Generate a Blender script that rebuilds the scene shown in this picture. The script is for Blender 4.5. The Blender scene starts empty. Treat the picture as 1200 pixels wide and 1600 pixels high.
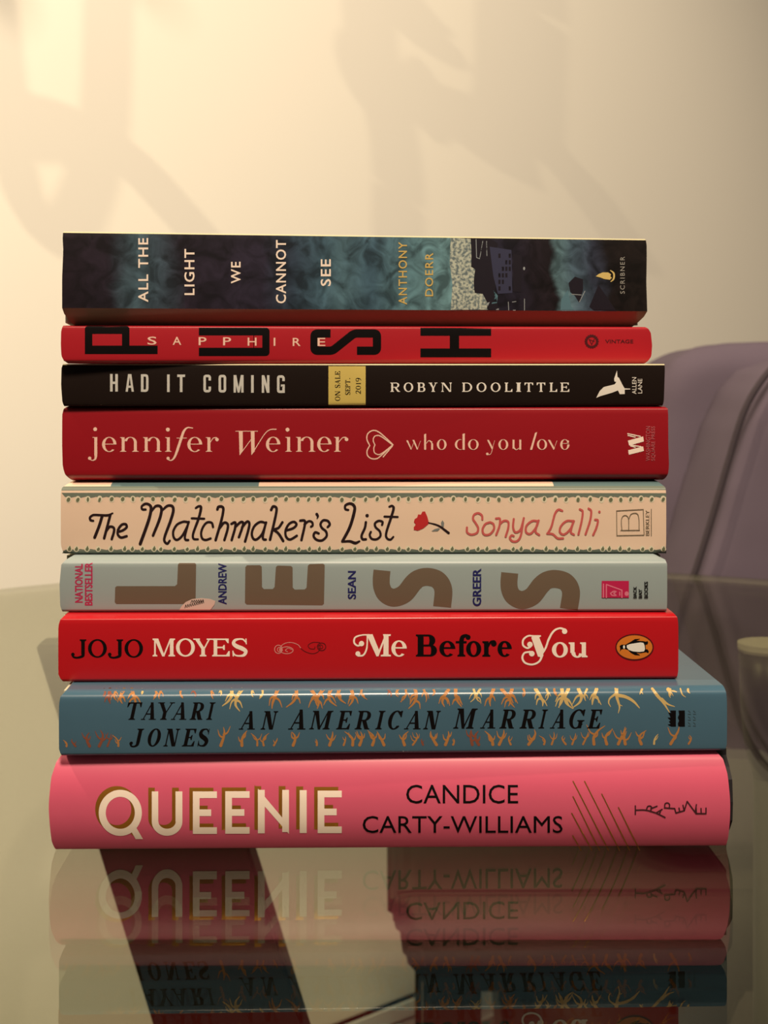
import bpy, bmesh, math, random
from mathutils import Vector, Matrix
from mathutils.geometry import tessellate_polygon
random.seed(7)
PI = math.pi
S = bpy.context.scene
COL = S.collection

# ------------------------------------------------------------------ camera
TABLE = 0.74
EYE = TABLE + 0.1671            # eye level, metres above the floor
FPX, HROW = 2400.0, 575.0       # focal length in pixels, row of the eye level
cam_d = bpy.data.cameras.new('camera'); cam = bpy.data.objects.new('camera', cam_d); COL.objects.link(cam)
cam_d.sensor_width = 36; cam_d.lens = FPX / 1600 * 36
cam_d.shift_y = -(800 - HROW) / 1600
cam_d.dof.use_dof = True; cam_d.dof.focus_distance = 0.54; cam_d.dof.aperture_fstop = 26
cam_d.clip_start = 0.01
cam.location = (0, 0, EYE); cam.rotation_euler = (PI/2, 0, 0)
S.camera = cam

def at(px, row, y):              # the point seen at a pixel, y metres in front of the camera
    return Vector(((px-600)/FPX*y, y, EYE + (HROW-row)/FPX*y))

# ------------------------------------------------------------------ world, lamps, exposure
w = bpy.data.worlds.new('world'); S.world = w; w.use_nodes = True
w.node_tree.nodes['Background'].inputs[0].default_value = (1.0, 0.82, 0.64, 1)
w.node_tree.nodes['Background'].inputs[1].default_value = 0.06
def lamp(name, kind, loc, power, color, size, target=None):
    d = bpy.data.lights.new(name, kind); d.energy = power; d.color = color
    if kind == 'AREA': d.shape = 'DISK'; d.size = size
    else: d.shadow_soft_size = size
    o = bpy.data.objects.new(name, d); COL.objects.link(o); o.location = loc
    if target: o.rotation_euler = (Vector(target) - Vector(loc)).to_track_quat('-Z', 'Y').to_euler()
    return o
LAMP = Vector((-0.78, 0.52, 1.84))
lamp('left_lamp', 'POINT', LAMP, 35, (1.0, 0.80, 0.52), 0.004)
sl = lamp('wall_fill_spot', 'SPOT', (0.56, 0.60, 2.20), 82, (1.0, 0.80, 0.58), 0.12, at(560, 420, 1.95))
sl.data.spot_size = math.radians(80); sl.data.spot_blend = 0.75  # added unseen spot that brightens the wall, cone edge set for the falloff
lamp('ceiling_lamp', 'AREA', (0.05, -0.40, 2.25), 37, (1.0, 0.79, 0.58), 0.36, (0, 0.55, 0.85))
S.view_settings.view_transform = 'Standard'; S.view_settings.look = 'None'
S.view_settings.exposure = 0.0; S.view_settings.gamma = 1.0; S.view_settings.use_curve_mapping = False

# ------------------------------------------------------------------ materials
def lin(c): return tuple(((v/255)/12.92 if v/255 <= 0.04045 else ((v/255+0.055)/1.055)**2.4) for v in c)
TINT = (1.22, 0.98, 0.76)
def alb(c):                      # paint colour whose look under the warm lamps is c
    return tuple(min(0.92, v/t) for v, t in zip(lin(c), TINT)) + (1,)
def mat(name, c, rough=0.5, metal=0.0, spec=0.5, noise=0.0, scale=30.0, bump=0.0, raw=False, stretch=(1,1,1)):
    m = bpy.data.materials.new(name); m.use_nodes = True
    nt = m.node_tree; b = nt.nodes['Principled BSDF']
    col = (lin(c) + (1,)) if raw else alb(c)
    b.inputs['Base Color'].default_value = col
    b.inputs['Roughness'].default_value = rough; b.inputs['Metallic'].default_value = metal
    b.inputs['Specular IOR Level'].default_value = spec
    if noise or bump:
        tc = nt.nodes.new('ShaderNodeTexCoord'); mp = nt.nodes.new('ShaderNodeMapping')
        mp.inputs['Scale'].default_value = stretch
        n = nt.nodes.new('ShaderNodeTexNoise'); n.inputs['Scale'].default_value = scale; n.inputs['Detail'].default_value = 5
        nt.links.new(tc.outputs['Object'], mp.inputs[0]); nt.links.new(mp.outputs[0], n.inputs['Vector'])
        if noise:
            r = nt.nodes.new('ShaderNodeMix'); r.data_type = 'RGBA'
            r.inputs[6].default_value = tuple(v*(1-noise) for v in col[:3]) + (1,)
            r.inputs[7].default_value = tuple(min(1, v*(1+noise)) for v in col[:3]) + (1,)
            nt.links.new(n.outputs['Fac'], r.inputs[0]); nt.links.new(r.outputs[2], b.inputs['Base Color'])
        if bump:
            bp = nt.nodes.new('ShaderNodeBump'); bp.inputs['Strength'].default_value = bump; bp.inputs['Distance'].default_value = 0.002
            nt.links.new(n.outputs['Fac'], bp.inputs['Height']); nt.links.new(bp.outputs[0], b.inputs['Normal'])
    return m

# ------------------------------------------------------------------ object helpers
def link(name, me, parent=None):
    o = bpy.data.objects.new(name, me); COL.objects.link(o)
    if parent: o.parent = parent
    return o
def from_bm(name, bm, mats, parent=None, smooth=False):
    me = bpy.data.meshes.new(name); bm.normal_update(); bm.to_mesh(me); bm.free()
    for m in (mats if isinstance(mats, (list, tuple)) else [mats]): me.materials.append(m)
    if smooth:
        for p in me.polygons: p.use_smooth = True
    return link(name, me, parent)
def tag(o, label=None, cat=None, group=None, kind=None):
    if label: o['label'] = label
    if cat: o['category'] = cat
    if group: o['group'] = group
    if kind: o['kind'] = kind
    return o
def box(bm, x0, x1, y0, y1, z0, z1, M=None):
    vs = [bm.verts.new((x, y, z)) for z in (z0, z1) for y in (y0, y1) for x in (x0, x1)]
    for f in ((0,2,3,1), (4,5,7,6), (0,1,5,4), (2,6,7,3), (0,4,6,2), (1,3,7,5)):
        bm.faces.new([vs[i] for i in f])
    if M is not None:
        for v in vs: v.co = M @ v.co
    return vs
def cone(bm, a, b, ra, rb, seg=24):
    a, b = Vector(a), Vector(b); d = (b-a).normalized()
    u = d.orthogonal().normalized(); v = d.cross(u)
    R = [[bm.verts.new(c + r*(math.cos(2*PI*i/seg)*u + math.sin(2*PI*i/seg)*v)) for i in range(seg)] for c, r in ((a, ra), (b, rb))]
    for i in range(seg):
        j = (i+1) % seg; bm.faces.new((R[0][i], R[0][j], R[1][j], R[1][i]))
    bm.faces.new(R[0][::-1]); bm.faces.new(R[1])
def lathe(bm, prof, centre, seg=48):
    rings = []
    for r, z in prof:
        rings.append([bm.verts.new((centre[0]+r*math.cos(2*PI*i/seg), centre[1]+r*math.sin(2*PI*i/seg), centre[2]+z)) for i in range(seg)])
    for A, B in zip(rings, rings[1:]):
        for i in range(seg):
            j = (i+1) % seg; bm.faces.new((A[i], A[j], B[j], B[i]))
    bm.faces.new(rings[0][::-1]); bm.faces.new(rings[-1])
def catmull(pts, n=8):
    P = [Vector(p) for p in pts]
    if len(P) < 3: return P
    out = []
    for i in range(len(P)-1):
        p0 = P[i-1] if i else P[0]*2-P[1]; p1, p2 = P[i], P[i+1]
        p3 = P[i+2] if i+2 < len(P) else P[-1]*2-P[-2]
        for k in range(n):
            t = k/n
            out.append(0.5*((2*p1) + (p2-p0)*t + (2*p0-5*p1+4*p2-p3)*t*t + (3*p1-p0-3*p2+p3)*t**3))
    out.append(P[-1]); return out
def tube(bm, pts, r0, r1, seg=10, n=8):
    C = catmull(pts, n); N = len(C); rings = []
    for i, c in enumerate(C):
        d = (C[min(i+1, N-1)] - C[max(i-1, 0)]).normalized()
        u = d.cross(Vector((0, 0, 1)));  u = u.normalized() if u.length > 1e-4 else Vector((1, 0, 0))
        v = d.cross(u); r = r0 + (r1-r0)*i/(N-1)
        rings.append([bm.verts.new(c + r*(math.cos(2*PI*k/seg)*u + math.sin(2*PI*k/seg)*v)) for k in range(seg)])
    for A, B in zip(rings, rings[1:]):
        for k in range(seg):
            j = (k+1) % seg; bm.faces.new((A[k], A[j], B[j], B[k]))
    bm.faces.new(rings[0][::-1]); bm.faces.new(rings[-1])


# ================================================================== THE ROOM
WALL_Y0, WALL_K = 1.985, 0.94     # the back wall runs obliquely: y = WALL_Y0 + WALL_K * x
def wall_y(x): return WALL_Y0 + WALL_K*x
m_wall = mat('wall_paint', (246, 245, 236), 0.7, raw=True, spec=0.25, noise=0.015, scale=3)
m_floor = mat('floor_boards', (84, 70, 56), 0.55, noise=0.12, scale=4, stretch=(1, 14, 1))
m_trim = mat('white_trim', (236, 226, 206), 0.4)
bm = bmesh.new(); wd = Vector((1, WALL_K, 0)).normalized(); wn = Vector((wd.y, -wd.x, 0))
def wall_box(bm, s0, s1, d0, d1, z0, z1):    # s along the wall from x = 0, d out of the wall into the room
    base = Vector((0, WALL_Y0, 0))
    M = Matrix(((wd.x, wn.x, 0, base.x), (wd.y, wn.y, 0, base.y), (0, 0, 1, 0), (0, 0, 0, 1)))
    box(bm, s0, s1, d0, d1, z0, z1, M)
wall_box(bm, -2.6, 2.6, -0.1, 0, 0, 2.6)
tag(from_bm('wall_back', bm, m_wall), kind='structure')
bm = bmesh.new(); box(bm, -3, 3, -2.5, 4.6, -0.05, 0)
tag(from_bm('floor', bm, m_floor), kind='structure')
bm = bmesh.new()
wall_box(bm, -2.6, 2.6, 0, 0.012, 0, 0.085); wall_box(bm, -2.6, 2.6, 0, 0.020, 0.0, 0.022); wall_box(bm, -2.6, 2.6, 0, 0.017, 0.066, 0.085)
tag(from_bm('baseboard_back', bm, m_trim), kind='structure')

# ================================================================== GLASS TABLE
TC, TR, TH = (0.04, 0.815), 0.48, 0.0045
m_glass = bpy.data.materials.new('green_glass'); m_glass.use_nodes = True
nt = m_glass.node_tree; nt.nodes.clear()
no = nt.nodes.new('ShaderNodeOutputMaterial'); mx = nt.nodes.new('ShaderNodeMixShader')
tr = nt.nodes.new('ShaderNodeBsdfTransparent'); tr.inputs[0].default_value = (0.80, 0.81, 0.72, 1)
gl = nt.nodes.new('ShaderNodeBsdfGlossy'); gl.inputs['Roughness'].default_value = 0.0; gl.inputs[0].default_value = (0.72, 0.72, 0.68, 1)
fr = nt.nodes.new('ShaderNodeFresnel'); ge = nt.nodes.new('ShaderNodeNewGeometry')
mr = nt.nodes.new('ShaderNodeMapRange'); mr.inputs[3].default_value = 1.34; mr.inputs[4].default_value = 1/1.34
nt.links.new(ge.outputs['Backfacing'], mr.inputs[0]); nt.links.new(mr.outputs[0], fr.inputs['IOR'])
nt.links.new(fr.outputs[0], mx.inputs[0]); nt.links.new(tr.outputs[0], mx.inputs[1]); nt.links.new(gl.outputs[0], mx.inputs[2])
nt.links.new(mx.outputs[0], no.inputs[0])
m_plank = mat('dark_wood', (48, 38, 30), 0.5, noise=0.2, scale=8, stretch=(6, 6, 1))
m_cream = mat('cream_pad', (250, 244, 236), 0.5, raw=True)
m_ferr = mat('brown_metal', (46, 38, 32), 0.35, spec=0.6)
table = bpy.data.objects.new('glass_table', None); COL.objects.link(table); table.location = (TC[0], TC[1], 0)
tag(table, 'round clear glass table with dark legs carrying the stack of books', 'table')
bm = bmesh.new(); lathe(bm, [(TR-0.002, TABLE-TH), (TR, TABLE-TH+0.001), (TR, TABLE-0.001), (TR-0.002, TABLE)], (0, 0, 0), 160)
m_rim = bpy.data.materials.new('glass_rim'); m_rim.use_nodes = True; nt = m_rim.node_tree
mx2 = nt.nodes.new('ShaderNodeMixShader'); mx2.inputs[0].default_value = 0.3; t2 = nt.nodes.new('ShaderNodeBsdfTransparent')
nt.nodes['Principled BSDF'].inputs['Base Color'].default_value = (0.42, 0.42, 0.33, 1); nt.nodes['Principled BSDF'].inputs['Roughness'].default_value = 0.3
nt.links.new(t2.outputs[0], mx2.inputs[1]); nt.links.new(nt.nodes['Principled BSDF'].outputs[0], mx2.inputs[2]); nt.links.new(mx2.outputs[0], nt.nodes['Material Output'].inputs[0])
bm.normal_update()
for f in bm.faces: f.material_index = 0 if abs(f.normal.z) > 0.9 else 1
from_bm('glass_top', bm, [m_glass, m_rim], table)
def plank(top_l, top_r, y, slope, name='leg'):
    zt = TABLE - TH - 0.006
    bm = bmesh.new(); vs = []
    for z, sh in ((0.0, slope*zt), (zt, 0)):
        for yy in (y, y+0.028):
            for x in (top_l, top_r): vs.append(bm.verts.new((x+sh-TC[0], yy-TC[1], z)))
    for f in ((0,2,3,1), (4,5,7,6), (0,1,5,4), (2,6,7,3), (0,4,6,2), (1,3,7,5)): bm.faces.new([vs[i] for i in f])
    bmesh.ops.bevel(bm, geom=bm.edges[:], offset=0.002, segments=2, affect='EDGES')
    return from_bm(name, bm, m_plank, table)
plank(-0.224, -0.127, 0.985, 0.31)
def post(x, y):
    x -= TC[0]; y -= TC[1]
    bm = bmesh.new(); lathe(bm, [(0.009, 0), (0.012, 0.02), (0.010, 0.655)], (x, y, 0), 24)
    leg = from_bm('leg', bm, mat('black_metal', (26, 24, 20), .5), table, True)
    bm = bmesh.new(); lathe(bm, [(0.010, 0.650), (0.016, 0.672), (0.0185, 0.700), (0.019, TABLE-TH-0.006)], (x, y, 0), 32)
    from_bm('ferrule', bm, m_ferr, leg, True)
    bm = bmesh.new(); lathe(bm, [(0.019, TABLE-TH-0.006), (0.020, TABLE-TH-0.004), (0.020, TABLE-TH-0.0005)], (x, y, 0), 40)
    o = from_bm('mounting_pad', bm, m_cream, leg); o['label'] = 'cream round mounting pad'
post(0.242, 0.963)

# ================================================================== CHAIR
m_fab = mat('mauve_fabric', (102, 83, 86), 0.9, spec=0.15, noise=0.10, scale=14, bump=0.25)
chair = bpy.data.objects.new('upholstered_chair', None); COL.objects.link(chair); chair.location = (0.35, 1.4, 0)
tag(chair, 'mauve grey upholstered chair behind the glass table, at the right edge', 'chair')
def pad(name, outline, y0, y1, rad, m=m_fab, fold=0.0, seed=0):     # rounded cushion with a real depth, outline in x, z
    bm = bmesh.new(); ox, oy = 0.35, 1.4
    A = [bm.verts.new((x-ox, y0-oy, z)) for x, z in outline]; B = [bm.verts.new((x-ox, y1-oy, z)) for x, z in outline]
    n = len(A)
    bm.faces.new(A); bm.faces.new(B[::-1])
    for i in range(n):
        j = (i+1) % n; bm.faces.new((A[j], A[i], B[i], B[j]))
    bmesh.ops.recalc_face_normals(bm, faces=bm.faces)
    bmesh.ops.bevel(bm, geom=bm.edges[:], offset=rad, segments=5, affect='EDGES', clamp_overlap=True)
    bmesh.ops.triangulate(bm, faces=[f for f in bm.faces if len(f.verts) > 4])
    o = from_bm(name, bm, m, chair, True)
    if fold:
        rm = o.modifiers.new('remesh', 'REMESH'); rm.mode = 'VOXEL'; rm.voxel_size = 0.008; rm.use_smooth_shade = True
        sm = o.modifiers.new('smooth', 'SMOOTH'); sm.iterations = 6
        tx = bpy.data.textures.new('folds', 'CLOUDS'); tx.noise_scale = 0.16
        dm = o.modifiers.new('folds', 'DISPLACE'); dm.texture = tx; dm.strength = fold; dm.texture_coords = 'LOCAL'
    return o
def O(pts, y): return [((px-600)/FPX*y, EYE + (HROW-r)/FPX*y) for px, r in pts]
pad('backrest', O([(1012, 1360), (1008, 900), (1012, 720), (1022, 630), (1040, 572), (1075, 549), (1130, 539), (1230, 535), (1400, 545), (1520, 600), (1560, 1360)], 1.42), 1.42, 1.60, 0.02, fold=0.012)
pad('armrest', O([(1235, 560), (1195, 592), (1162, 645), (1136, 725), (1110, 815), (1086, 890), (1060, 970), (1030, 1120), (1020, 1350), (1600, 1350), (1600, 640), (1420, 560)], 1.27), 1.27, 1.44, 0.02, fold=0.010)
bm = bmesh.new(); tube(bm, [(x-0.35, 1.263-1.4+d, z) for (x, z), d in zip(O([(1240, 552), (1196, 590), (1163, 643), (1138, 722), (1112, 812), (1088, 888), (1062, 968), (1032, 1118)], 1.262), [.02, .004, 0, 0, 0, 0, 0, 0])], 0.0028, 0.0028)  # dark tube put in for the shade along the crease
from_bm('crease_shade', bm, mat('dark_crease_shade', (58, 44, 46), .9), chair, True)['label'] = 'dark line standing for the shade in the chair crease'
pad('seat', O([(604, 1352), (612, 1336), (640, 1330), (1600, 1330), (1600, 1480), (664, 1480), (655, 1462), (628, 1432), (622, 1385), (606, 1372)], 1.34), 1.24, 1.62, 0.008, m=m_plank)
pad('side_panel', O([(776, 1476), (1150, 1476), (1128, 1500), (1085, 1610), (1045, 1900), (812, 1900), (790, 1590), (774, 1545)], 1.34), 1.26, 1.60, 0.006, m=m_plank)
for lx, ly in ((0.032, 1.26), (0.50, 1.26), (0.032, 1.57), (0.50, 1.57)):
    bm = bmesh.new(); box(bm, lx-0.35, lx+0.048-0.35, ly-1.4, ly+0.045-1.4, 0, 0.42)
    bmesh.ops.bevel(bm, geom=bm.edges[:], offset=0.004, segments=2, affect='EDGES')
    from_bm('leg', bm, m_plank, chair)

# ================================================================== ADDED VASE OF BRANCHES (unseen at left, shaped to shade the wall)
m_vase = mat('grey_glaze', (150, 140, 128), 0.3)
m_leaf = mat('leaf_green', (84, 96, 58), 0.5, noise=0.15, scale=20)
m_bark = mat('brown_bark', (92, 70, 50), 0.8, noise=0.2, scale=40)
VX, VY = -0.80, 0.98
vase = bpy.data.objects.new('shadow_caster_vase', None); COL.objects.link(vase); vase.location = (VX, VY, 0)
tag(vase, 'unseen grey floor vase of branches, added to cast the wall shadows', 'vase')
bm = bmesh.new(); lathe(bm, [(0.07, 0), (0.085, 0.02), (0.11, 0.25), (0.10, 0.5), (0.06, 0.68), (0.045, 0.75), (0.055, 0.80), (0.05, 0.80), (0.04, 0.74), (0.05, 0.6)], (0, 0, 0))
from_bm('shadow_caster_body', bm, m_vase, vase, True)
T_ = 0.5
def shade_pt(px, row):           # a spot between the lamp and the place on the wall it shades
    y = WALL_Y0/(1 - WALL_K*(px-600)/FPX); W = at(px, row, y)
    return LAMP + T_*(W-LAMP) - Vector((VX, VY, 0))
NECK = Vector((0, 0, 0.70))
def shade_branch(pts, wpx, start=NECK, via=None):
    P = [shade_pt(*p) for p in pts]; bm = bmesh.new(); r = wpx/FPX*2.0*T_/2
    lead = [start] + ([via] if via is not None else [])
    tube(bm, lead + P, r*0.9, r*0.8)
    return from_bm('shade_branch', bm, m_bark, vase, True)
def shade_leaf(pts, wpx):
    P = catmull([shade_pt(*p) for p in pts], 8); bm = bmesh.new(); L = []; N = len(P)
    view = (LAMP - Vector((VX, VY, 0)) - P[N//2]).normalized()
    for i, c in enumerate(P):
        d = (P[min(i+1, N-1)] - P[max(i-1, 0)]).normalized(); s = d.cross(view).normalized()
        h = wpx/FPX*2.0*T_/2*max(0.03, math.sin(PI*i/(N-1))**0.6)
        L.append([bm.verts.new(c + s*h*k + view*(0.004*(1-abs(k)) + off)) for off in (0, -0.0012) for k in (-1, 0, 1)])
    for A, B in zip(L, L[1:]):
        for i in range(6):
            j = (i+1) % 6
            idx = [0, 1, 2, 5, 4, 3]
            bm.faces.new((A[idx[i]], A[idx[j]], B[idx[j]], B[idx[i]]))
    bm.faces.new([L[0][i] for i in (3, 4, 5, 2, 1, 0)]); bm.faces.new([L[-1][i] for i in (0, 1, 2, 5, 4, 3)])
    return from_bm('shade_leaf', bm, m_leaf, vase, True)
up = Vector((0.05, 0.02, 0.95))
HIGH = [(-335, 900), (-330, 200), (-310, -150), (-220, -360), (-40, -440)]
shade_branch(HIGH + [(120, -330), (168, -160), (168, 60), (163, 190), (148, 265), (122, 335), (84, 372), (46, 330), (22, 245), (6, 120), (-12, -20), (-40, -140)], 40, via=up)
shade_branch([(-160, 260), (-60, 205), (40, 198), (130, 210), (195, 245), (255, 305), (330, 390), (400, 470)], 62, via=up)
HIGH += [(260, -420)]
shade_branch(HIGH + [(470, -300), (560, -60), (582, 80), (594, 130), (610, 190), (622, 270), (622, 390)], 48, via=up)
shade_branch(HIGH + [(560, -330), (740, -200), (808, -60), (812, 90), (808, 215)], 84, via=up)
shade_branch([(808, 130), (840, 215), (910, 290), (990, 400)], 56, start=shade_pt(808, 60))
shade_leaf([(600, -60), (640, 20), (690, 70), (720, 80)], 60)
shade_leaf([(654, 90), (662, 140), (674, 185), (684, 225)], 40)
shade_leaf([(660, 130), (740, 190), (830, 235), (850, 250)], 110)
shade_leaf([(560, 40), (575, 100), (600, 170), (625, 215)], 52)
# ================================================================== LETTERING KIT (everything is laid on the spine itself)
def fnt_mesh(body, bold, space):
    c = bpy.data.curves.new('tmp', 'FONT'); c.body = body; c.offset = bold; c.space_character = space; c.resolution_u = 3
    o = bpy.data.objects.new('tmp', c); COL.objects.link(o)
    bpy.context.view_layer.update()
    dg = bpy.context.evaluated_depsgraph_get(); me = bpy.data.meshes.new_from_object(o.evaluated_get(dg))
    V = [(v.co.x, v.co.y) for v in me.vertices]; F = [tuple(p.vertices) for p in me.polygons]
    bpy.data.objects.remove(o); bpy.data.curves.remove(c); bpy.data.meshes.remove(me)
    return V, F
class Ink:                       # flat shapes in the spine's own picture plane
    def __init__(s): s.v = []; s.f = []; s.mi = []; s.n = 0
    def add(s, V, F, m=0):
        b = len(s.v); s.n += 1; s.v += [(v[0], v[1], (s.n % 5)*3e-6) for v in V]; s.f += [tuple(i+b for i in f) for f in F]; s.mi += [m]*len(F)
    def poly(s, pts, m=0, holes=()):
        loops = [[Vector((p[0], p[1], 0)) for p in l] for l in [pts, *holes]]
        s.add([(v.x, v.y) for l in loops for v in l], tessellate_polygon(loops), m)
    def rect(s, x0, y0, x1, y1, m=0): s.add([(x0, y0), (x1, y0), (x1, y1), (x0, y1)], [(0, 1, 2, 3)], m)
    def stroke(s, pts, wd, m=0, smooth=True, cap=True, n=6, closed=False):
        if closed: pts = list(pts) + [pts[0]]
        C = [Vector(p) for p in (catmull([Vector((p[0], p[1], 0)) for p in pts], n) if smooth and len(pts) > 2 else [Vector((p[0], p[1], 0)) for p in pts])]
        N = len(C); W = wd if isinstance(wd, (list, tuple)) else [wd, wd]
        V = []
        for i, c in enumerate(C):
            t = i/(N-1)*(len(W)-1); k = min(int(t), len(W)-2); h = (W[k] + (W[k+1]-W[k])*(t-k))/2
            a = C[i]-C[i-1] if i else C[1]-C[0]; b = C[i+1]-C[i] if i < N-1 else C[-1]-C[-2]
            if closed and i in (0, N-1): a, b = C[-1]-C[-2], C[1]-C[0]
            a = a.normalized() if a.length > 1e-9 else b.normalized(); b = b.normalized() if b.length > 1e-9 else a
            d = (a+b); d = d.normalized() if d.length > 1e-6 else b
            cs = max(0.5, d.dot(b)); nrm = Vector((-d.y, d.x, 0))*h/cs
            V += [(c.x+nrm.x, c.y+nrm.y), (c.x-nrm.x, c.y-nrm.y)]
        s.add(V, [(2*i, 2*i+1, 2*i+3, 2*i+2) for i in range(N-1)], m)
        if cap and not closed: s.dot(C[0].x, C[0].y, W[0]/2, m=m); s.dot(C[-1].x, C[-1].y, W[-1]/2, m=m)
    def dot(s, x, y, rx, ry=None, rot=0, m=0, k=14):
        ry = ry or rx; c, q = math.cos(rot), math.sin(rot); P = []
        for i in range(k):
            a = 2*PI*i/k; u, v = rx*math.cos(a), ry*math.sin(a); P.append((x+u*c-v*q, y+u*q+v*c))
        s.add(P, [tuple(range(k))], m)
    def ring(s, x, y, rx, ry, tx, ty, a0=0, a1=360, m=0, k=40):
        V = []
        for i in range(k+1):
            a = math.radians(a0 + (a1-a0)*i/k); c, q = math.cos(a), math.sin(a)
            V += [(x+rx*c, y+ry*q), (x+(rx-tx)*c, y+(ry-ty)*q)]
        s.add(V, [(2*i, 2*i+1, 2*i+3, 2*i+2) for i in range(k)], m)
    def text(s, body, x0, y0, x1, y1, up=False, bold=0.0, space=1.0, m=0, tilt=0.0):
        V, F = fnt_mesh(body, bold, space)
        ax, bx = min(v[0] for v in V), max(v[0] for v in V); ay, by = min(v[1] for v in V), max(v[1] for v in V)
        P = []
        for x, y in V:
            u, t = (x-ax)/(bx-ax), (y-ay)/(by-ay)
            if up: P.append((x1-(x1-x0)*t, y1-(y1-y0)*u))
            else: P.append((x0+(x1-x0)*u, y1-(y1-y0)*t + tilt*(x1-x0)*u))
        s.add(P, F, m)
    def glyphs(s, G, m, fn):      # add another sheet through a transform
        s.n -= 1
        b = 0
        for f in G.f:          # keep the overlapping pieces apart
            z = G.v[f[0]][2]; s.n = int(round(z/3e-6)) + 4; s.add([fn(*G.v[i][:2]) for i in f], [tuple(range(len(f)))], m)

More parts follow.
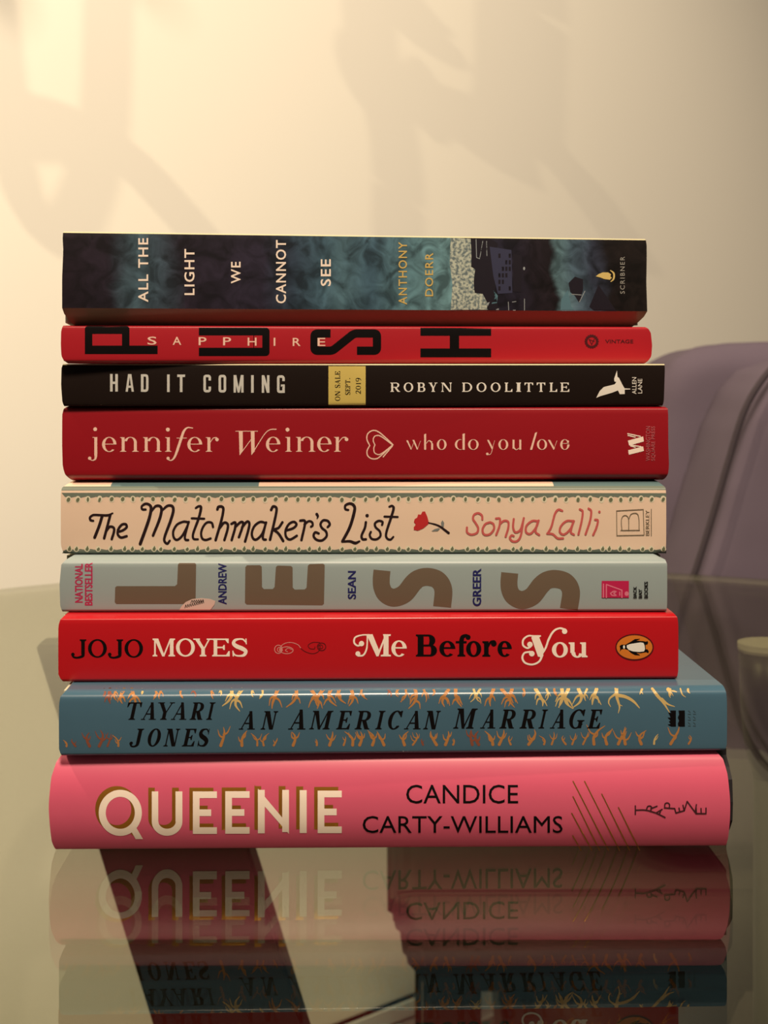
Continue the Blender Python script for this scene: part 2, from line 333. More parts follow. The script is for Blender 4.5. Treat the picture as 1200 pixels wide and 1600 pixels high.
def serif(ch, W, T=0.17, t=0.06, sl=0.07, h=0.05):
    """a serif capital or small letter in units of its height (y up), W wide; T thick, t thin, sl serif length, h serif height"""
    g = Ink()
    R = g.rect
    def stem(x, w, y0=0, y1=1, top='lr', bot='lr'):
        R(x, y0, x+w, y1)
        if top: R(x-(sl if 'l' in top else 0), y1-h, x+w+(sl if 'r' in top else 0), y1)
        if bot: R(x-(sl if 'l' in bot else 0), y0, x+w+(sl if 'r' in bot else 0), y0+h)
        k = sl*0.55
        for yy, sg, fl in ((y0+h, 1, bot), (y1-h, -1, top)):
            if 'l' in fl: g.poly([(x, yy), (x-k, yy), (x, yy+sg*k)])
            if 'r' in fl: g.poly([(x+w, yy), (x+w+k, yy), (x+w, yy+sg*k)])
    def diag(xa, ya, xb, yb, w): g.poly([(xa-w/2, ya), (xa+w/2, ya), (xb+w/2, yb), (xb-w/2, yb)])
    def bowl(x, y0, y1, x1, th=T): # right half bowl from x
        rx, ry = x1-x, (y1-y0)/2; fl = max(0, rx-ry*1.15)
        R(x, y1-t, x+fl, y1); R(x, y0, x+fl, y0+t); g.ring(x+fl, (y0+y1)/2, rx-fl, ry, th, t, -90, 90)
    def foot(x, w, y=0): R(x-w, y, x+w, y+h)
    if ch == 'I': stem(sl, W-2*sl)
    elif ch in 'LE':
        stem(sl, T, bot='l', top='l' if ch == 'E' else 'lr'); R(sl, 0, W, t); g.poly([(W, 0), (W, 0.30), (W-t*0.8, 0.30), (W-t*2.4, t), (W-t*2.4, 0)])
        if ch == 'E':
            R(sl, 1-t, W*0.94, 1); g.poly([(W*.94, 1), (W*.94, .74), (W*.94-t*.8, .74), (W*.94-t*2.2, 1-t), (W*.94-t*2.2, 1)])
            R(sl, .5-t/2, W*.70, .5+t/2); g.poly([(W*.72, .36), (W*.72, .64), (W*.72-t*.8, .64), (W*.72-t*1.8, .5), (W*.72-t*.8, .36)])
    elif ch == 'T':
        stem(W/2-T/2, T, top=''); R(0, 1-t, W, 1)
        for s_ in (0, 1):
            f = lambda x: x if not s_ else W-x
            g.poly([(f(0), 1), (f(0), .72), (f(t*.8), .72), (f(t*2.2), 1-t), (f(t*2.2), 1)])
    elif ch in 'RBPD':
        stem(sl, T, bot='lr' if ch in 'RP' else 'l', top='l')
        if ch == 'D': bowl(sl+T*.5, 0, 1, W)
        elif ch == 'B': bowl(sl+T*.5, .5-t/2, 1, W*.92); bowl(sl+T*.5, 0, .5+t/2, W)
        else:
            bowl(sl+T*.5, .45, 1, W*(.92 if ch == 'R' else 1))
            if ch == 'R': diag(W*.52, .48, W-sl-T*.3, 0, T*1.15); R(W-sl-T*.9, 0, W, h)
    elif ch in 'O0': g.ring(W/2, .5, W/2, .515, T, t)
    elif ch in 'CG':
        g.ring(W*.54, .5, W*.54, .515, T, t, 42, 318 if ch == 'C' else 330)
        xr = W*.54+W*.54*.76
        g.poly([(xr-t, 1.0), (xr+t*.3, 1.0), (xr+t*.3, .66), (xr-t*.5, .66), (xr-t*2.5, .86)])
        if ch == 'C': g.stroke([(xr-t*.5, .19), (xr-t*2.6, .06)], t, cap=False)
        else: stem(W-T-sl*.4, T, .02, .44, top='lr', bot='')
    elif ch == 'S':
        g.stroke([(W*.86, .80), (W*.70, .95), (W*.46, .97), (W*.20, .90), (W*.12, .73), (W*.28, .58), (W*.62, .45), (W*.86, .29), (W*.76, .08), (W*.48, .03), (W*.22, .07), (W*.08, .22)],
                 [t, t, t*1.1, T*.8, T, T*1.15, T*1.2, T*1.05, T*.8, t*1.1, t, t], cap=False)
        g.poly([(W*.84, 1), (W*.91, 1), (W*.93, .68), (W*.86, .68)]); g.poly([(W*.04, .32), (W*.11, .32), (W*.14, 0), (W*.06, 0)])
    elif ch == 'J':
        stem(W-sl-T, T, .22, 1, bot=''); g.stroke([(W-sl-T/2, .24), (W-sl-T*.62, .08), (W*.45, -.01), (W*.2, .02), (W*.10, .14)], [T, T*.8, t*1.3, t*1.3, t*1.3], cap=False)
        g.dot(W*.14, .17, .10)
    elif ch == 'A':
        ax = W*.52; g.poly([(ax-t*.4, 1), (ax+t*.7, 1), (sl+t*.9, 0), (sl, 0)]); g.poly([(ax-t*.6-T*.25, 1), (ax+T*.35, 1), (W-sl, 0), (W-sl-T*1.15, 0)])
        R(W*.26, .30, W*.72, .30+t); R(0, 0, sl*2+t, h); R(W-sl*2-T*1.15, 0, W, h)
    elif ch == 'M':
        stem(sl, t*1.1, top='l'); stem(W-sl-T, T, top='r'); mx_ = W*.47
        g.poly([(sl, 1), (sl+T*1.15, 1), (mx_+T*.45, 0), (mx_-T*.25, 0)]); g.poly([(W-sl-T, 1), (W-sl-T+t, 1), (mx_+t*.8, 0), (mx_-t*.3, 0)])
    elif ch == 'N':
        stem(sl, t*1.1, top='l'); stem(W-sl-t*1.1, t*1.1, bot=''); g.poly([(sl-t*.5, 1), (sl+T*1.1, 1), (W-sl, 0), (W-sl-T*1.0, 0)])
    elif ch == 'Y':
        cx = W*.52; stem(cx-T/2, T, 0, .46, top=''); g.poly([(sl*.8, 1), (sl*.8+T*1.15, 1), (cx+T/2, .42), (cx-T/2, .42)])
        g.poly([(W-sl*1.2-t, 1), (W-sl*1.2, 1), (cx+T/2, .42), (cx+T/2-t*1.2, .40)]); R(0, 1-h, sl*2+T, 1); R(W-sl*2.6-t, 1-h, W, 1)
    elif ch == '1': stem(W/2-T/2, T, 0, .95, top='l')
    elif ch == '2': g.stroke([(W*.1, .72), (W*.3, .95), (W*.72, .92), (W*.80, .66), (W*.5, .35), (W*.1, .06)], [t, t, T, T, t*1.6, t], cap=False); R(0, 0, W*.95, t*1.8)
    elif ch == '9': g.ring(W/2, .68, W/2, .34, T*.9, t); g.stroke([(W*.93, .65), (W*.8, .2), (W*.3, -.06)], [T*.9, T*.8, t], cap=False)
    elif ch == '.': g.dot(W/2, T*.5, T*.55)
    # small letters, the height unit is the x-height
    elif ch == 'e':
        g.ring(W/2, .5, W/2, .52, T, t, 0, 315); R(W*.1, .50, W-t*.3, .50+t); g.ring(W/2, .5, W/2, .52, T*.85, t, 0, 60)
    elif ch == 'o': g.ring(W/2, .5, W/2, .52, T, t)
    elif ch == 'n':
        stem(sl, T, top='l'); stem(W-sl-T, T, 0, .66, top=''); g.ring((sl+T*.8+W-sl)/2, .64, (W-2*sl-T*.8)/2, .38, T, t, 0, 165)
    elif ch == 'i': stem(W/2-T/2, T, top='l')
    elif ch == 'r':
        stem(sl, T, top='l'); g.stroke([(sl+T*.8, .60), (W*.58, .93), (W*.80, .97), (W*.9, .90)], [t, t*1.3, t*1.8, t*2], cap=False); g.dot(W-T*.55, .84, T*.62)
    elif ch == 'u':
        stem(sl, T, .30, 1, top='l', bot=''); stem(W-sl-T, T, 0, 1, top='l', bot='r'); g.ring((W-T*.4)/2, .34, (W-2*sl-T*.8)/2, .37, T, t, 180, 345)
    elif ch == 'f':
        stem(W*.24, T, 0, 1.05, top=''); R(0, 1-t*1.3, W*.78, 1); g.stroke([(W*.24+T/2, 1.02), (W*.36+T*.4, 1.26), (W*.72, 1.37), (W*.86, 1.32)], [T, T*.9, t*1.6, t*1.6], cap=False); g.dot(W*.88, 1.25, T*.55)
    return g

def word(ink, letters, y0, y1, m=0, shear=0.0, up=False, tilt=0.0, **st):
    """letters: (character, left, right) along the reading direction; y0 top row, y1 base row (columns when up)"""
    H = y1-y0
    for ch, a, b in letters:
        if ch == ' ': continue
        dd, sh = {'A': (0, 0), 'Y': (0, -1), 'T': (.15, -.75), 'R': (.5, 0), 'O': (.35, -.3), 'C': (.5, -.3), 'G': (.5, -.3), 'S': (.7, -.1), 'J': (1, 0)}.get(ch, (1, 0))
        W = (b-a)/H - shear*dd; a += shear*sh*H
        g = serif(ch, W, **st)
        if up: ink.glyphs(g, m, lambda x, y, a=a: (y1-y*H, a-x*H))
        else: ink.glyphs(g, m, lambda x, y, a=a: (a+(x+shear*y)*H, y1-y*H+tilt*(a-letters[0][1])))

# ================================================================== BOOKS
m_pages = mat('paper', (214, 190, 150), 0.9, spec=0.1, noise=0.16, scale=9, stretch=(1, 1, 260))
class Book:
    def __init__(b, name, label, L, R_, DL, DR, zb, zt, depth, rb=(2.0, 2.0), rt=(2.0, 2.0), bulge=0.5, inset=None, chamfer=False, mats=None, strip=None):
        """L, R_: pixel columns of the spine's ends; DL, DR: their distances; zb, zt: bottom and top heights above eye level (m);
        rb, rt: (height, depth) mm of the rounding below and above the spine; inset: [(v, mm left, mm right)] rounds the ends"""
        P0 = Vector(((L-600)/FPX*DL, DL, 0)); P1 = Vector(((R_-600)/FPX*DR, DR, 0)); b.W = (P1-P0).length
        b.ex = (P1-P0).normalized(); b.ey = Vector((-b.ex.y, b.ex.x, 0)); b.c = (P0+P1)/2; b.c.z = EYE+zb; b.H = zt-zb
        b.M = Matrix(((b.ex.x, b.ey.x, 0, b.c.x), (b.ex.y, b.ey.y, 0, b.c.y), (0, 0, 1, b.c.z), (0, 0, 0, 1))); b.Mi = b.M.inverted()
        b.rb = [v/1000 for v in rb]; b.rt = [v/1000 for v in rt]; b.bu = bulge/1000; b.ch = chamfer; b.depth = depth
        b.ins = inset or [(0, 1.2, 1.2), (0.08, .2, .2), (.5, 0, 0), (.94, .1, .1), (1, .8, .8)]
        b.o = bpy.data.objects.new(name, None); COL.objects.link(b.o); b.o.matrix_world = b.M
        tag(b.o, label, 'book', 'books in the stack')
        b.layer = 0
    def recess(b, z):
        H = b.H; z = min(max(z, 0), H); r = b.bu*abs(2*z/H-1)**2.2
        if z < b.rb[0]:
            u = 1 - z/b.rb[0]; r += b.rb[1]*(u if b.ch else 1-math.sqrt(max(0, 1-u*u)))
        if z > H-b.rt[0]:
            u = (z-H+b.rt[0])/b.rt[0]; r += b.rt[1]*(1-math.sqrt(max(0, 1-u*u)))
        return r
    def inset(b, z, side):
        v = z/b.H
        for p, q in zip(b.ins, b.ins[1:]):
            if p[0] <= v <= q[0]:
                f = (v-p[0])/(q[0]-p[0]); return (p[1+side] + (q[1+side]-p[1+side])*f)/1000
        return 0
    def profile(b, t):           # from the bottom back edge over the spine to the top back edge, t inside the outer face
        H = b.H; zs = []
        k = 9
        if b.ch: zs += [b.rb[0]*i/3 for i in range(4)]
        else: zs += [b.rb[0]*(1-math.cos(PI/2*i/k)) for i in range(k+1)]
        zs += [b.rb[0] + (H-b.rb[0]-b.rt[0])*i/14 for i in range(1, 14)]
        zs += [H-b.rt[0]*(1-math.sin(PI/2*i/k)) for i in range(k+1)]
        pts = [(b.depth, 0)] + [(b.depth*f, 0) for f in (.66, .33) ] + [(b.recess(z), z) for z in zs] + [(b.depth*f, H) for f in (.33, .66)] + [(b.depth, H)]
        if not t: return pts
        return [(max(y, t + b.recess(min(max(z, 0), H))) if 0 < z < H else y, min(max(z, t), H-t)) for y, z in pts]
    def cover(b, m, t=0.0006, name='cover', grow=0.0, d0=0.0, extra=None, facemat=None):
        bm = bmesh.new(); out, inn = b.profile(0), b.profile(t)
        xs = [0, .002, .005, .010] ; n = 26
        cols = xs + [0.010 + (b.W-0.020)*i/n for i in range(1, n)] + [b.W-x for x in xs[::-1]]
        def pt(x, p):
            y, z = p; f = 0
            if x <= .010: f = b.inset(z, 0)*(1-x/.010)
            if x >= b.W-.010: f = -b.inset(z, 1)*(1-(b.W-x)/.010)
            return bm.verts.new((x+f-b.W/2, y, z))
        A = [[pt(x, p) for p in out] for x in cols]; B = [[pt(x, p) for p in inn] for x in cols]
        np_ = len(out)
        for i in range(len(cols)-1):
            for k in range(np_-1):
                f = bm.faces.new((A[i][k], A[i+1][k], A[i+1][k+1], A[i][k+1])); f.smooth = True
                if facemat: f.material_index = facemat(cols[i]/b.W, (out[k][0]+out[k+1][0])/2, (out[k][1]+out[k+1][1])/2/b.H)
                bm.faces.new((B[i][k+1], B[i+1][k+1], B[i+1][k], B[i][k]))
            for k in (0, np_-1): bm.faces.new((A[i][k], B[i][k], B[i+1][k], A[i+1][k]) if k == 0 else (B[i][k], A[i][k], A[i+1][k], B[i+1][k]))
        for i in (0, len(cols)-1):
            for k in range(np_-1):
                q = (A[i][k], A[i][k+1], B[i][k+1], B[i][k]); bm.faces.new(q if i == 0 else q[::-1])
        me = bpy.data.meshes.new(name); bm.normal_update()
        uvl = bm.loops.layers.uv.new('spine')
        for f in bm.faces:
            for l in f.loops: l[uvl].uv = (l.vert.co.x/b.W+.5, l.vert.co.z/b.H)
        bm.to_mesh(me); bm.free()
        for mm in (m if isinstance(m, list) else [m]): me.materials.append(mm)
        if hasattr(me, 'set_sharp_from_angle'): me.set_sharp_from_angle(angle=math.radians(32))
        return link(name, me, b.o)
    def pages(b, t=0.0009, margin=0.0006, front=None, back=0.0015, mm=None):
        bm = bmesh.new(); yf = front if front else max(b.rb[1], b.rt[1], b.bu) + b.bu + 0.0016
        box(bm, -b.W/2+margin, b.W/2-margin, yf, b.depth-back, t, b.H-t)
        return from_bm('page_block', bm, mm or m_pages, b.o)
    def surf(b, px, row, off):
        o = b.Mi @ Vector((0, 0, EYE)); d = (b.Mi.to_3x3() @ (Vector(((px-600)/FPX, 1, (HROW-row)/FPX))))
        y = 0
        for _ in range(7):
            tt = (y-o.y)/d.y; p = o+d*tt; y = b.recess(p.z)
        p = o + d*((y-o.y)/d.y); p.y -= off; return p
    def ink(b, name, ink, mats, level=None, cuts=4, label=None):
        off = 0.00004 + 0.000025*(b.layer if level is None else level); b.layer += 1
        bm = bmesh.new(); V = [bm.verts.new(p) for p in ink.v]
        for f, mi in zip(ink.f, ink.mi):
            try: nf = bm.faces.new([V[i] for i in f]); nf.material_index = mi
            except ValueError: pass
        if cuts:
            rows = [v.co.y for v in bm.verts]; r = math.ceil(min(rows)/cuts)*cuts
            while r < max(rows):
                bmesh.ops.bisect_plane(bm, geom=bm.verts[:]+bm.edges[:]+bm.faces[:], plane_co=(0, r, 0), plane_no=(0, 1, 0), dist=1e-5); r += cuts
        for v in bm.verts: v.co = b.surf(v.co.x, v.co.y, off + v.co.z)
        bm.normal_update()
        for f in bm.faces:
            if f.normal.y > 0: f.normal_flip()
        o = from_bm(name, bm, mats, b.o)
        if label: o['label'] = label
        return o
def T(s, x0, y0, pts): return [(x0+x/s, y0+y/s) for x, y in pts]

IN_BLACK = mat('black_ink', (12, 6, 6), 0.6, spec=0.12)
IN_CREAM = mat('cream_ink', (252, 236, 222), 0.5, raw=True)
IN_WHITE = mat('white_ink', (238, 234, 226), 0.5, raw=True)

# heights of the contacts, metres relative to eye level
Z = [-0.1671, -0.1333, -0.1108, -0.0872, -0.0670, -0.0412, -0.0138, 0.0016, 0.0154, 0.0485]
g_ = 0.00015

# ---- 9  pink hardback at the bottom
bk = Book('hardback_book', 'thick pink hardback with gold-edged white title, bottom of the stack', 76, 1141, .527, .5312, Z[0], Z[1]-g_, .150,
          rb=(1.5, 1.5), rt=(3.0, 3.0), bulge=5.2, inset=[(0, 1.4, .3), (.10, .5, 0), (.5, 0, 0), (.78, .6, .6), (.92, 1.9, 1.6), (1, 3.8, 4.0)])
m_pink = mat('pink_jacket', (236, 90, 108), 0.42, noise=0.03, scale=60)
m_board = mat('black_boards', (26, 18, 22), 0.6)
bk.cover(m_pink, 0.0006, 'dust_jacket')
bm = bmesh.new()
for z0, z1 in ((0.0008, 0.0030), (bk.H-0.0030, bk.H-0.0008)): box(bm, -bk.W/2+.0045, bk.W/2+.0012, 0.0105, bk.depth-.002, z0, z1)
prof = [(0.0105, .003), (.0055, .006), (.0016, bk.H*.3), (.0010, bk.H*.5), (.0020, bk.H*.72), (.006, bk.H-.006), (.0105, bk.H-.003)]
for p, q in zip(prof, prof[1:]):
    vs = [bm.verts.new((x, y, z)) for x in (-bk.W/2+.0045, bk.W/2+.0012) for y, z in (p, q, (q[0]+.0018, q[1]), (p[0]+.0018, p[1]))]
    for f in ((0,1,2,3), (7,6,5,4), (0,4,5,1), (1,5,6,2), (2,6,7,3), (3,7,4,0)): bm.faces.new([vs[i] for i in f])
from_bm('boards', bm, m_board, bk.o)['label'] = 'black cover boards showing at the end'
bk.pages(.0035, .0035, .013, .006)
m_gold = mat('gold_foil', (206, 140, 54), 0.36, metal=0.75, raw=True)
def queenie(dx, dy):
    k = Ink()
    k.ring(188+dx, 1270+dy, 33.7, 36, 11, 11, k=64)
    k.poly([(204+dx, 1297+dy), (212+dx, 1311+dy), (223.5+dx, 1311+dy), (213.5+dx, 1294+dy)])
    k.rect(237.2+dx, 1236.5+dy, 247.3+dx, 1284+dy); k.rect(274.3+dx, 1236.5+dy, 285+dx, 1284+dy)
    k.ring(261.1+dx, 1283.5+dy, 23.9, 22.3, 10.4, 11, 0, 180)
    for a, c, e in ((301.4, 339, 330), (352, 390, 381.8), (496.4, 534, 526)):
        o = -1.2*(a-301)/195
        k.rect(a+dx, 1236.5+dy+o, a+10.4+dx, 1302.7+dy+o)
        for r0, xe in ((1236.5, c), (1264.6, e), (1292.5, c)): k.rect(a+dx, r0+dy+o, xe+dx, r0+10.4+dy+o)
    k.rect(403+dx, 1234+dy, 413.6+dx, 1302+dy); k.rect(441+dx, 1234+dy, 451.5+dx, 1300+dy)
    k.poly([(403+dx, 1232+dy), (451.5+dx, 1290+dy), (451.5+dx, 1303+dy), (403+dx, 1248+dy)])
    k.rect(468.3+dx, 1234.5+dy, 479.2+dx, 1301.5+dy)
    return k
bk.ink('title_shadow', queenie(-5.5, -5.8), m_gold, cuts=3, label='gold foil edge behind the title')
bk.ink('title', queenie(0, 0), IN_CREAM, cuts=3, label='white title lettering')
k = Ink(); k.text('CANDICE', 634.6, 1226, 809.6, 1255.5); k.text('CARTY-WILLIAMS', 566.6, 1274.8, 879, 1301.5)
bk.ink('author_name', k, IN_BLACK, cuts=3)
k = Ink()
for a, b in (((75, 100), (355, 645)), ((165, 100), (440, 645)), ((300, 200), (520, 645)), ((430, 305), (598, 645)), ((75, 220), (285, 645)), ((65, 350), (225, 645)), ((72, 525), (140, 645))):
    k.stroke(T(5, 880, 1200, [a, b]), 1.7, smooth=False, cap=False)
bk.ink('gold_lines', k, mat('gold_line', (214, 150, 66), .3, metal=.85, raw=True), cuts=3, label='slanting gold foil lines')
k = Ink()
for pl in ([(563, 295), (563, 360)], [(563, 328), (645, 328), (725, 350)], [(648, 330), (660, 300), (682, 297), (690, 312), (680, 338)], [(684, 316), (732, 297)],
           [(725, 350), (795, 385)], [(725, 350), (772, 322)], [(750, 362), (762, 330)], [(790, 310), (870, 316)], [(792, 310), (795, 280), (815, 272), (830, 285), (828, 312)],
           [(870, 316), (880, 350)], [(880, 350), (945, 332)], [(910, 342), (904, 312)], [(945, 332), (935, 290)], [(945, 332), (968, 260)], [(968, 260), (1030, 345)], [(1030, 345), (1040, 285)],
           [(1036, 355), (1115, 355)], [(1115, 355), (1115, 312)], [(1078, 355), (1076, 315)], [(1040, 355), (1038, 310)]):
    k.stroke(T(5, 880, 1200, pl), 2.1)
bk.ink('publisher_mark', k, mat('maroon_ink', (70, 16, 24), 0.5), cuts=3)

# ---- 8  blue book with golden twigs
bk = Book('book', 'slate blue book with golden twig pattern and black slanted title', 92, 1136, .5265, .534, Z[1], Z[2]-g_, .140,
          rb=(1.2, 1.5), rt=(2.6, 4.0), bulge=0.6, inset=[(0, .9, .6), (.1, 0, 0), (.8, 0, 0), (.92, .4, .2), (1, 2.2, .6)])
m_blue = mat('slate_blue', (78, 104, 112), 0.25, noise=0.16, scale=14)
bk.cover(m_blue); bk.pages()
TW = [mat('twig_gold', (226, 178, 104), 0.35), mat('twig_orange', (198, 124, 62), 0.35), mat('twig_red', (150, 78, 52), 0.35)]
k = Ink(); rr = random.Random(11)
def twig(x, y, dirn, ln, wd, m, lean=0.0):
    sd = rr.choice((-1, 1)); bow = rr.uniform(.05, .22)*ln*sd
    P = [(x, y), (x+bow+lean*ln*.3, y+dirn*ln*.38), (x+bow*.9+lean*ln*.8, y+dirn*ln*.72), (x+lean*ln*1.3-bow*.5, y+dirn*ln)]
    k.stroke(P, [wd*1.15, wd*.95, wd*.7, wd*.25], m, n=4)
    for q in range(1 if ln < 16 else rr.choice((2, 2, 3))):
        t = rr.uniform(.22, .6); bx, by = x+bow*min(1, t*2.4)+lean*ln*t*.8, y+dirn*ln*t; d = sd if q % 2 == 0 else -sd; l2 = ln*rr.uniform(.35, .6)
        k.stroke([(bx, by), (bx-d*l2*.42, by+dirn*l2*.25), (bx-d*l2*rr.uniform(.5, .8), by+dirn*l2*.9)], [wd*.8, wd*.55, wd*.2], m, n=4)
tops = [(163, 12, 2), (172, 22, 2), (182, 18, 1), (194, 22, 1), (206, 26, 1), (222, 8, 0), (243, 16, 1), (253, 15, 1), (283, 14, 1), (300, 12, 2), (331, 15, 1), (344, 10, 0), (362, 26, 0), (378, 34, 0), (395, 12, 0), (410, 15, 0), (434, 30, 1),
        (463, 28, 1), (486, 30, 1), (505, 26, 1), (517, 26, 1), (530, 22, 1), (549, 26, 1), (565, 16, 1), (606, 12, 2), (622, 12, 1), (634, 20, 1), (649, 30, 1), (662, 20, 1), (677, 10, 1), (701, 27, 1), (712, 27, 1), (740, 20, 0), (750, 20, 0), (771, 26, 1),
        (784, 26, 1), (800, 28, 1), (818, 12, 1), (837, 26, 0), (854, 18, 0), (866, 12, 1), (878, 28, 0), (888, 30, 0), (904, 28, 0), (917, 14, 0), (932, 24, 0), (1003, 8, 0), (1047, 13, 0), (1075, 6, 0)]
for x, l, c in tops: twig(x, 1077, 1, l, 5.0 if l > 20 else 3.2, c, rr.uniform(-.4, .4))
for pl, wd in (([(963, 1076), (964, 1090), (968, 1104), (966, 1114)], [6, 4.5, 2.5, 1]), ([(964, 1086), (978, 1089), (990, 1096), (999, 1106)], [5.5, 5, 4, 1.5]), ([(962, 1084), (953, 1091), (951, 1098), (954, 1104)], [4, 2.6, 2, 1]), ([(966, 1100), (972, 1103)], [2, 1]),
               ([(1019, 1076), (1028, 1088), (1036, 1097), (1046, 1113)], [4, 5, 4, 1]), ([(1034, 1092), (1043, 1100), (1054, 1104)], [4, 3, 1]), ([(1044, 1077), (1048, 1086)], [6, 2]), ([(1044, 1077), (1057, 1081)], [5, 1.5]), ([(1063, 1076), (1066, 1085), (1071, 1089)], [2.4, 2, 1])):
    k.stroke(pl, wd, 0, n=4)
bots = [(104, 10, 1), (118, 12, 2), (140, 22, 2), (155, 26, 2), (168, 20, 2), (185, 18, 1), (345, 30, 1), (378, 24, 1), (402, 20, 1), (412, 20, 1), (428, 12, 1), (458, 22, 1), (495, 10, 1), (515, 22, 1), (537, 14, 1), (551, 22, 1), (562, 22, 1), (582, 22, 1), (600, 22, 1), (632, 22, 1), (645, 20, 1),
        (661, 10, 2), (682, 22, 1), (696, 22, 1), (708, 10, 1), (738, 24, 2), (748, 22, 2), (770, 22, 1), (780, 24, 1), (798, 14, 1), (826, 24, 1), (850, 14, 1), (862, 20, 1), (884, 14, 1), (894, 18, 1), (911, 20, 1), (928, 30, 1), (948, 24, 1), (966, 28, 1), (977, 26, 1), (1002, 22, 1), (1022, 16, 0), (1048, 28, 1), (1076, 14, 1)]
for x, l, c in bots: twig(x, 1166-(x-92)*.004, -1, l*.95, 4.2 if l > 20 else 2.8, c, rr.uniform(-.45, .45))
bk.ink('twig_pattern', k, TW, label='golden and rust twigs along both edges')
st = dict(T=0.20, t=0.065, sl=0.09, h=0.05); k = Ink()
word(k, [('T', 199, 222), ('A', 220, 243.4), ('Y', 247.5, 273.7), ('A', 267, 291), ('R', 296, 319), ('I', 322, 337)], 1097.3, 1124.5, shear=.22, **st)
word(k, [('J', 201.3, 225.5), ('O', 230, 252), ('N', 255, 282), ('E', 284, 308.5), ('S', 308, 328)], 1138.5, 1166, shear=.22, **st)
bk.ink('author_name', k, IN_BLACK)
k = Ink()
word(k, [('A', 373, 398), ('N', 407, 435)], 1111, 1139.6, shear=.22, **st)
word(k, [('A', 450, 477)], 1108.5, 1139.6, shear=.22, **st)
word(k, [('M', 483, 521), ('E', 525, 551.5), ('R', 554, 580), ('I', 586, 602.5), ('C', 605.5, 629), ('A', 631, 657), ('N', 661, 689)], 1110.5, 1139.3, shear=.22, **st)
word(k, [('M', 708, 746.5)], 1107, 1138.2, shear=.22, **st)
word(k, [('A', 750, 773.5), ('R', 780, 806), ('R', 811.5, 837.5), ('I', 841, 856.5), ('A', 859, 883), ('G', 888.5, 914), ('E', 917, 942.5)], 1108.5, 1138, shear=.22, **st)
bk.ink('title', k, IN_BLACK)
k = Ink()
k.poly([(1044, 1113), (1049, 1114), (1047, 1110), (1056, 1110), (1056, 1135), (1049, 1135), (1043, 1132), (1048, 1131), (1045, 1127), (1048, 1126), (1043, 1121), (1048, 1121)])
k.poly([(1060, 1110), (1070, 1110), (1070, 1135), (1060, 1135), (1059, 1130), (1061, 1126), (1059, 1121), (1061, 1116)])
for cx in (1077, 1085):
    for q in range(6): k.stroke([(cx-2.2, 1111+q*4.6), (cx+2.2, 1111+q*4.6)] if q % 2 else [(cx-1.8, 1110+q*4.6), (cx+1.5, 1113+q*4.6)], .8, 1, cap=False)
bk.ink('publisher_mark', k, [IN_BLACK, mat('grey_ink', (70, 84, 84), 0.4)])

# ---- 7  bright red paperback
bk = Book('book', 'bright red paperback with oval bird emblem and black and cream title', 91, 1060, .541, .5465, Z[2], Z[3]-g_, .130,
          rb=(1.4, 1.6), rt=(1.6, 5.0), bulge=0.5, inset=[(0, 1.6, .6), (.1, 0, 0), (.85, 0, 0), (.94, .6, .3), (1, 2.0, 1.4)])
bk.cover(mat('bright_red', (204, 20, 26), 0.3)); bk.pages()
st = dict(T=0.20, t=0.085, sl=0.085, h=0.075); k = Ink()
word(k, [('J', 110.5, 135), ('O', 137.5, 167), ('J', 168, 192.5), ('O', 194.5, 223.5)], 999, 1027.3, 0, **st)
word(k, [('M', 238.5, 273.5), ('O', 275, 304.5), ('Y', 302, 331.5), ('E', 331.5, 359), ('S', 362, 387.5)], 997.7, 1025.6, 1, **st)
bk.ink('author_name', k, [IN_BLACK, IN_CREAM])
k = Ink()
k.stroke(T(4.444, 410, 970, [(265, 188), (245, 165), (195, 150), (145, 162), (120, 195), (125, 212), (140, 205)]), 1.1)
k.ring(435, 1014.5, 6.5, 7, 1.2, 1.2); k.ring(436.5, 1015, 3.6, 4, 1, 1); k.ring(448, 1016, 10.5, 6, 1.2, 1.2); k.stroke(T(4.444, 410, 970, [(205, 200), (180, 190), (160, 205), (175, 215)]), 1)
k.stroke(T(4.444, 410, 970, [(265, 190), (300, 215), (350, 228), (390, 212), (402, 180), (390, 172), (380, 180)]), 1.1, 1)
k.ring(502.5, 1010.5, 7.2, 6.6, 1.3, 1.3, m=1); k.ring(501, 1010.5, 3.8, 3.6, 1, 1, m=1); k.stroke(T(4.444, 410, 970, [(398, 150), (350, 150), (318, 170), (330, 192), (360, 195), (365, 180)]), 1.1, 1)
bk.ink('flourish', k, [mat('pale_red_ink', (236, 140, 120), .4), mat('dark_red_ink', (96, 12, 14), .4)])
st = dict(T=0.25, t=0.09, sl=0.09, h=0.08); k = Ink(); C2 = lambda p: T(4.444, 410, 970, p)
k.stroke(C2([(690, 165), (660, 172), (637, 150), (645, 115), (690, 99), (740, 97)]), [3, 2.6, 2.8, 2.6, 2.2, 2.2], 1); k.dot(410+688/4.444, 970+158/4.444, 4.2, m=1)
k.stroke(C2([(728, 98), (728, 150), (722, 200), (700, 238), (665, 243)]), [2, 2.2, 2.6, 2.8, 2.6], 1); k.dot(410+663/4.444, 970+228/4.444, 3.9, m=1)
k.poly(C2([(722, 93), (765, 93), (815, 215), (800, 247), (792, 247)]), 1); k.poly(C2([(850, 100), (862, 100), (806, 247), (794, 240)]), 1)
k.poly(C2([(836, 93), (891, 93), (891, 104), (876, 107), (876, 233), (892, 237), (892, 247), (822, 247), (822, 237), (840, 233), (842, 107)]), 1)
word(k, [('e', 611.5, 635.5)], 1001, 1025.6, 1, **st)
word(k, [('B', 649.7, 682.8)], 991.3, 1025.6, 0, T=.27, t=.085, sl=.085, h=.07)
st2 = dict(T=0.30, t=0.11, sl=0.11, h=0.10)
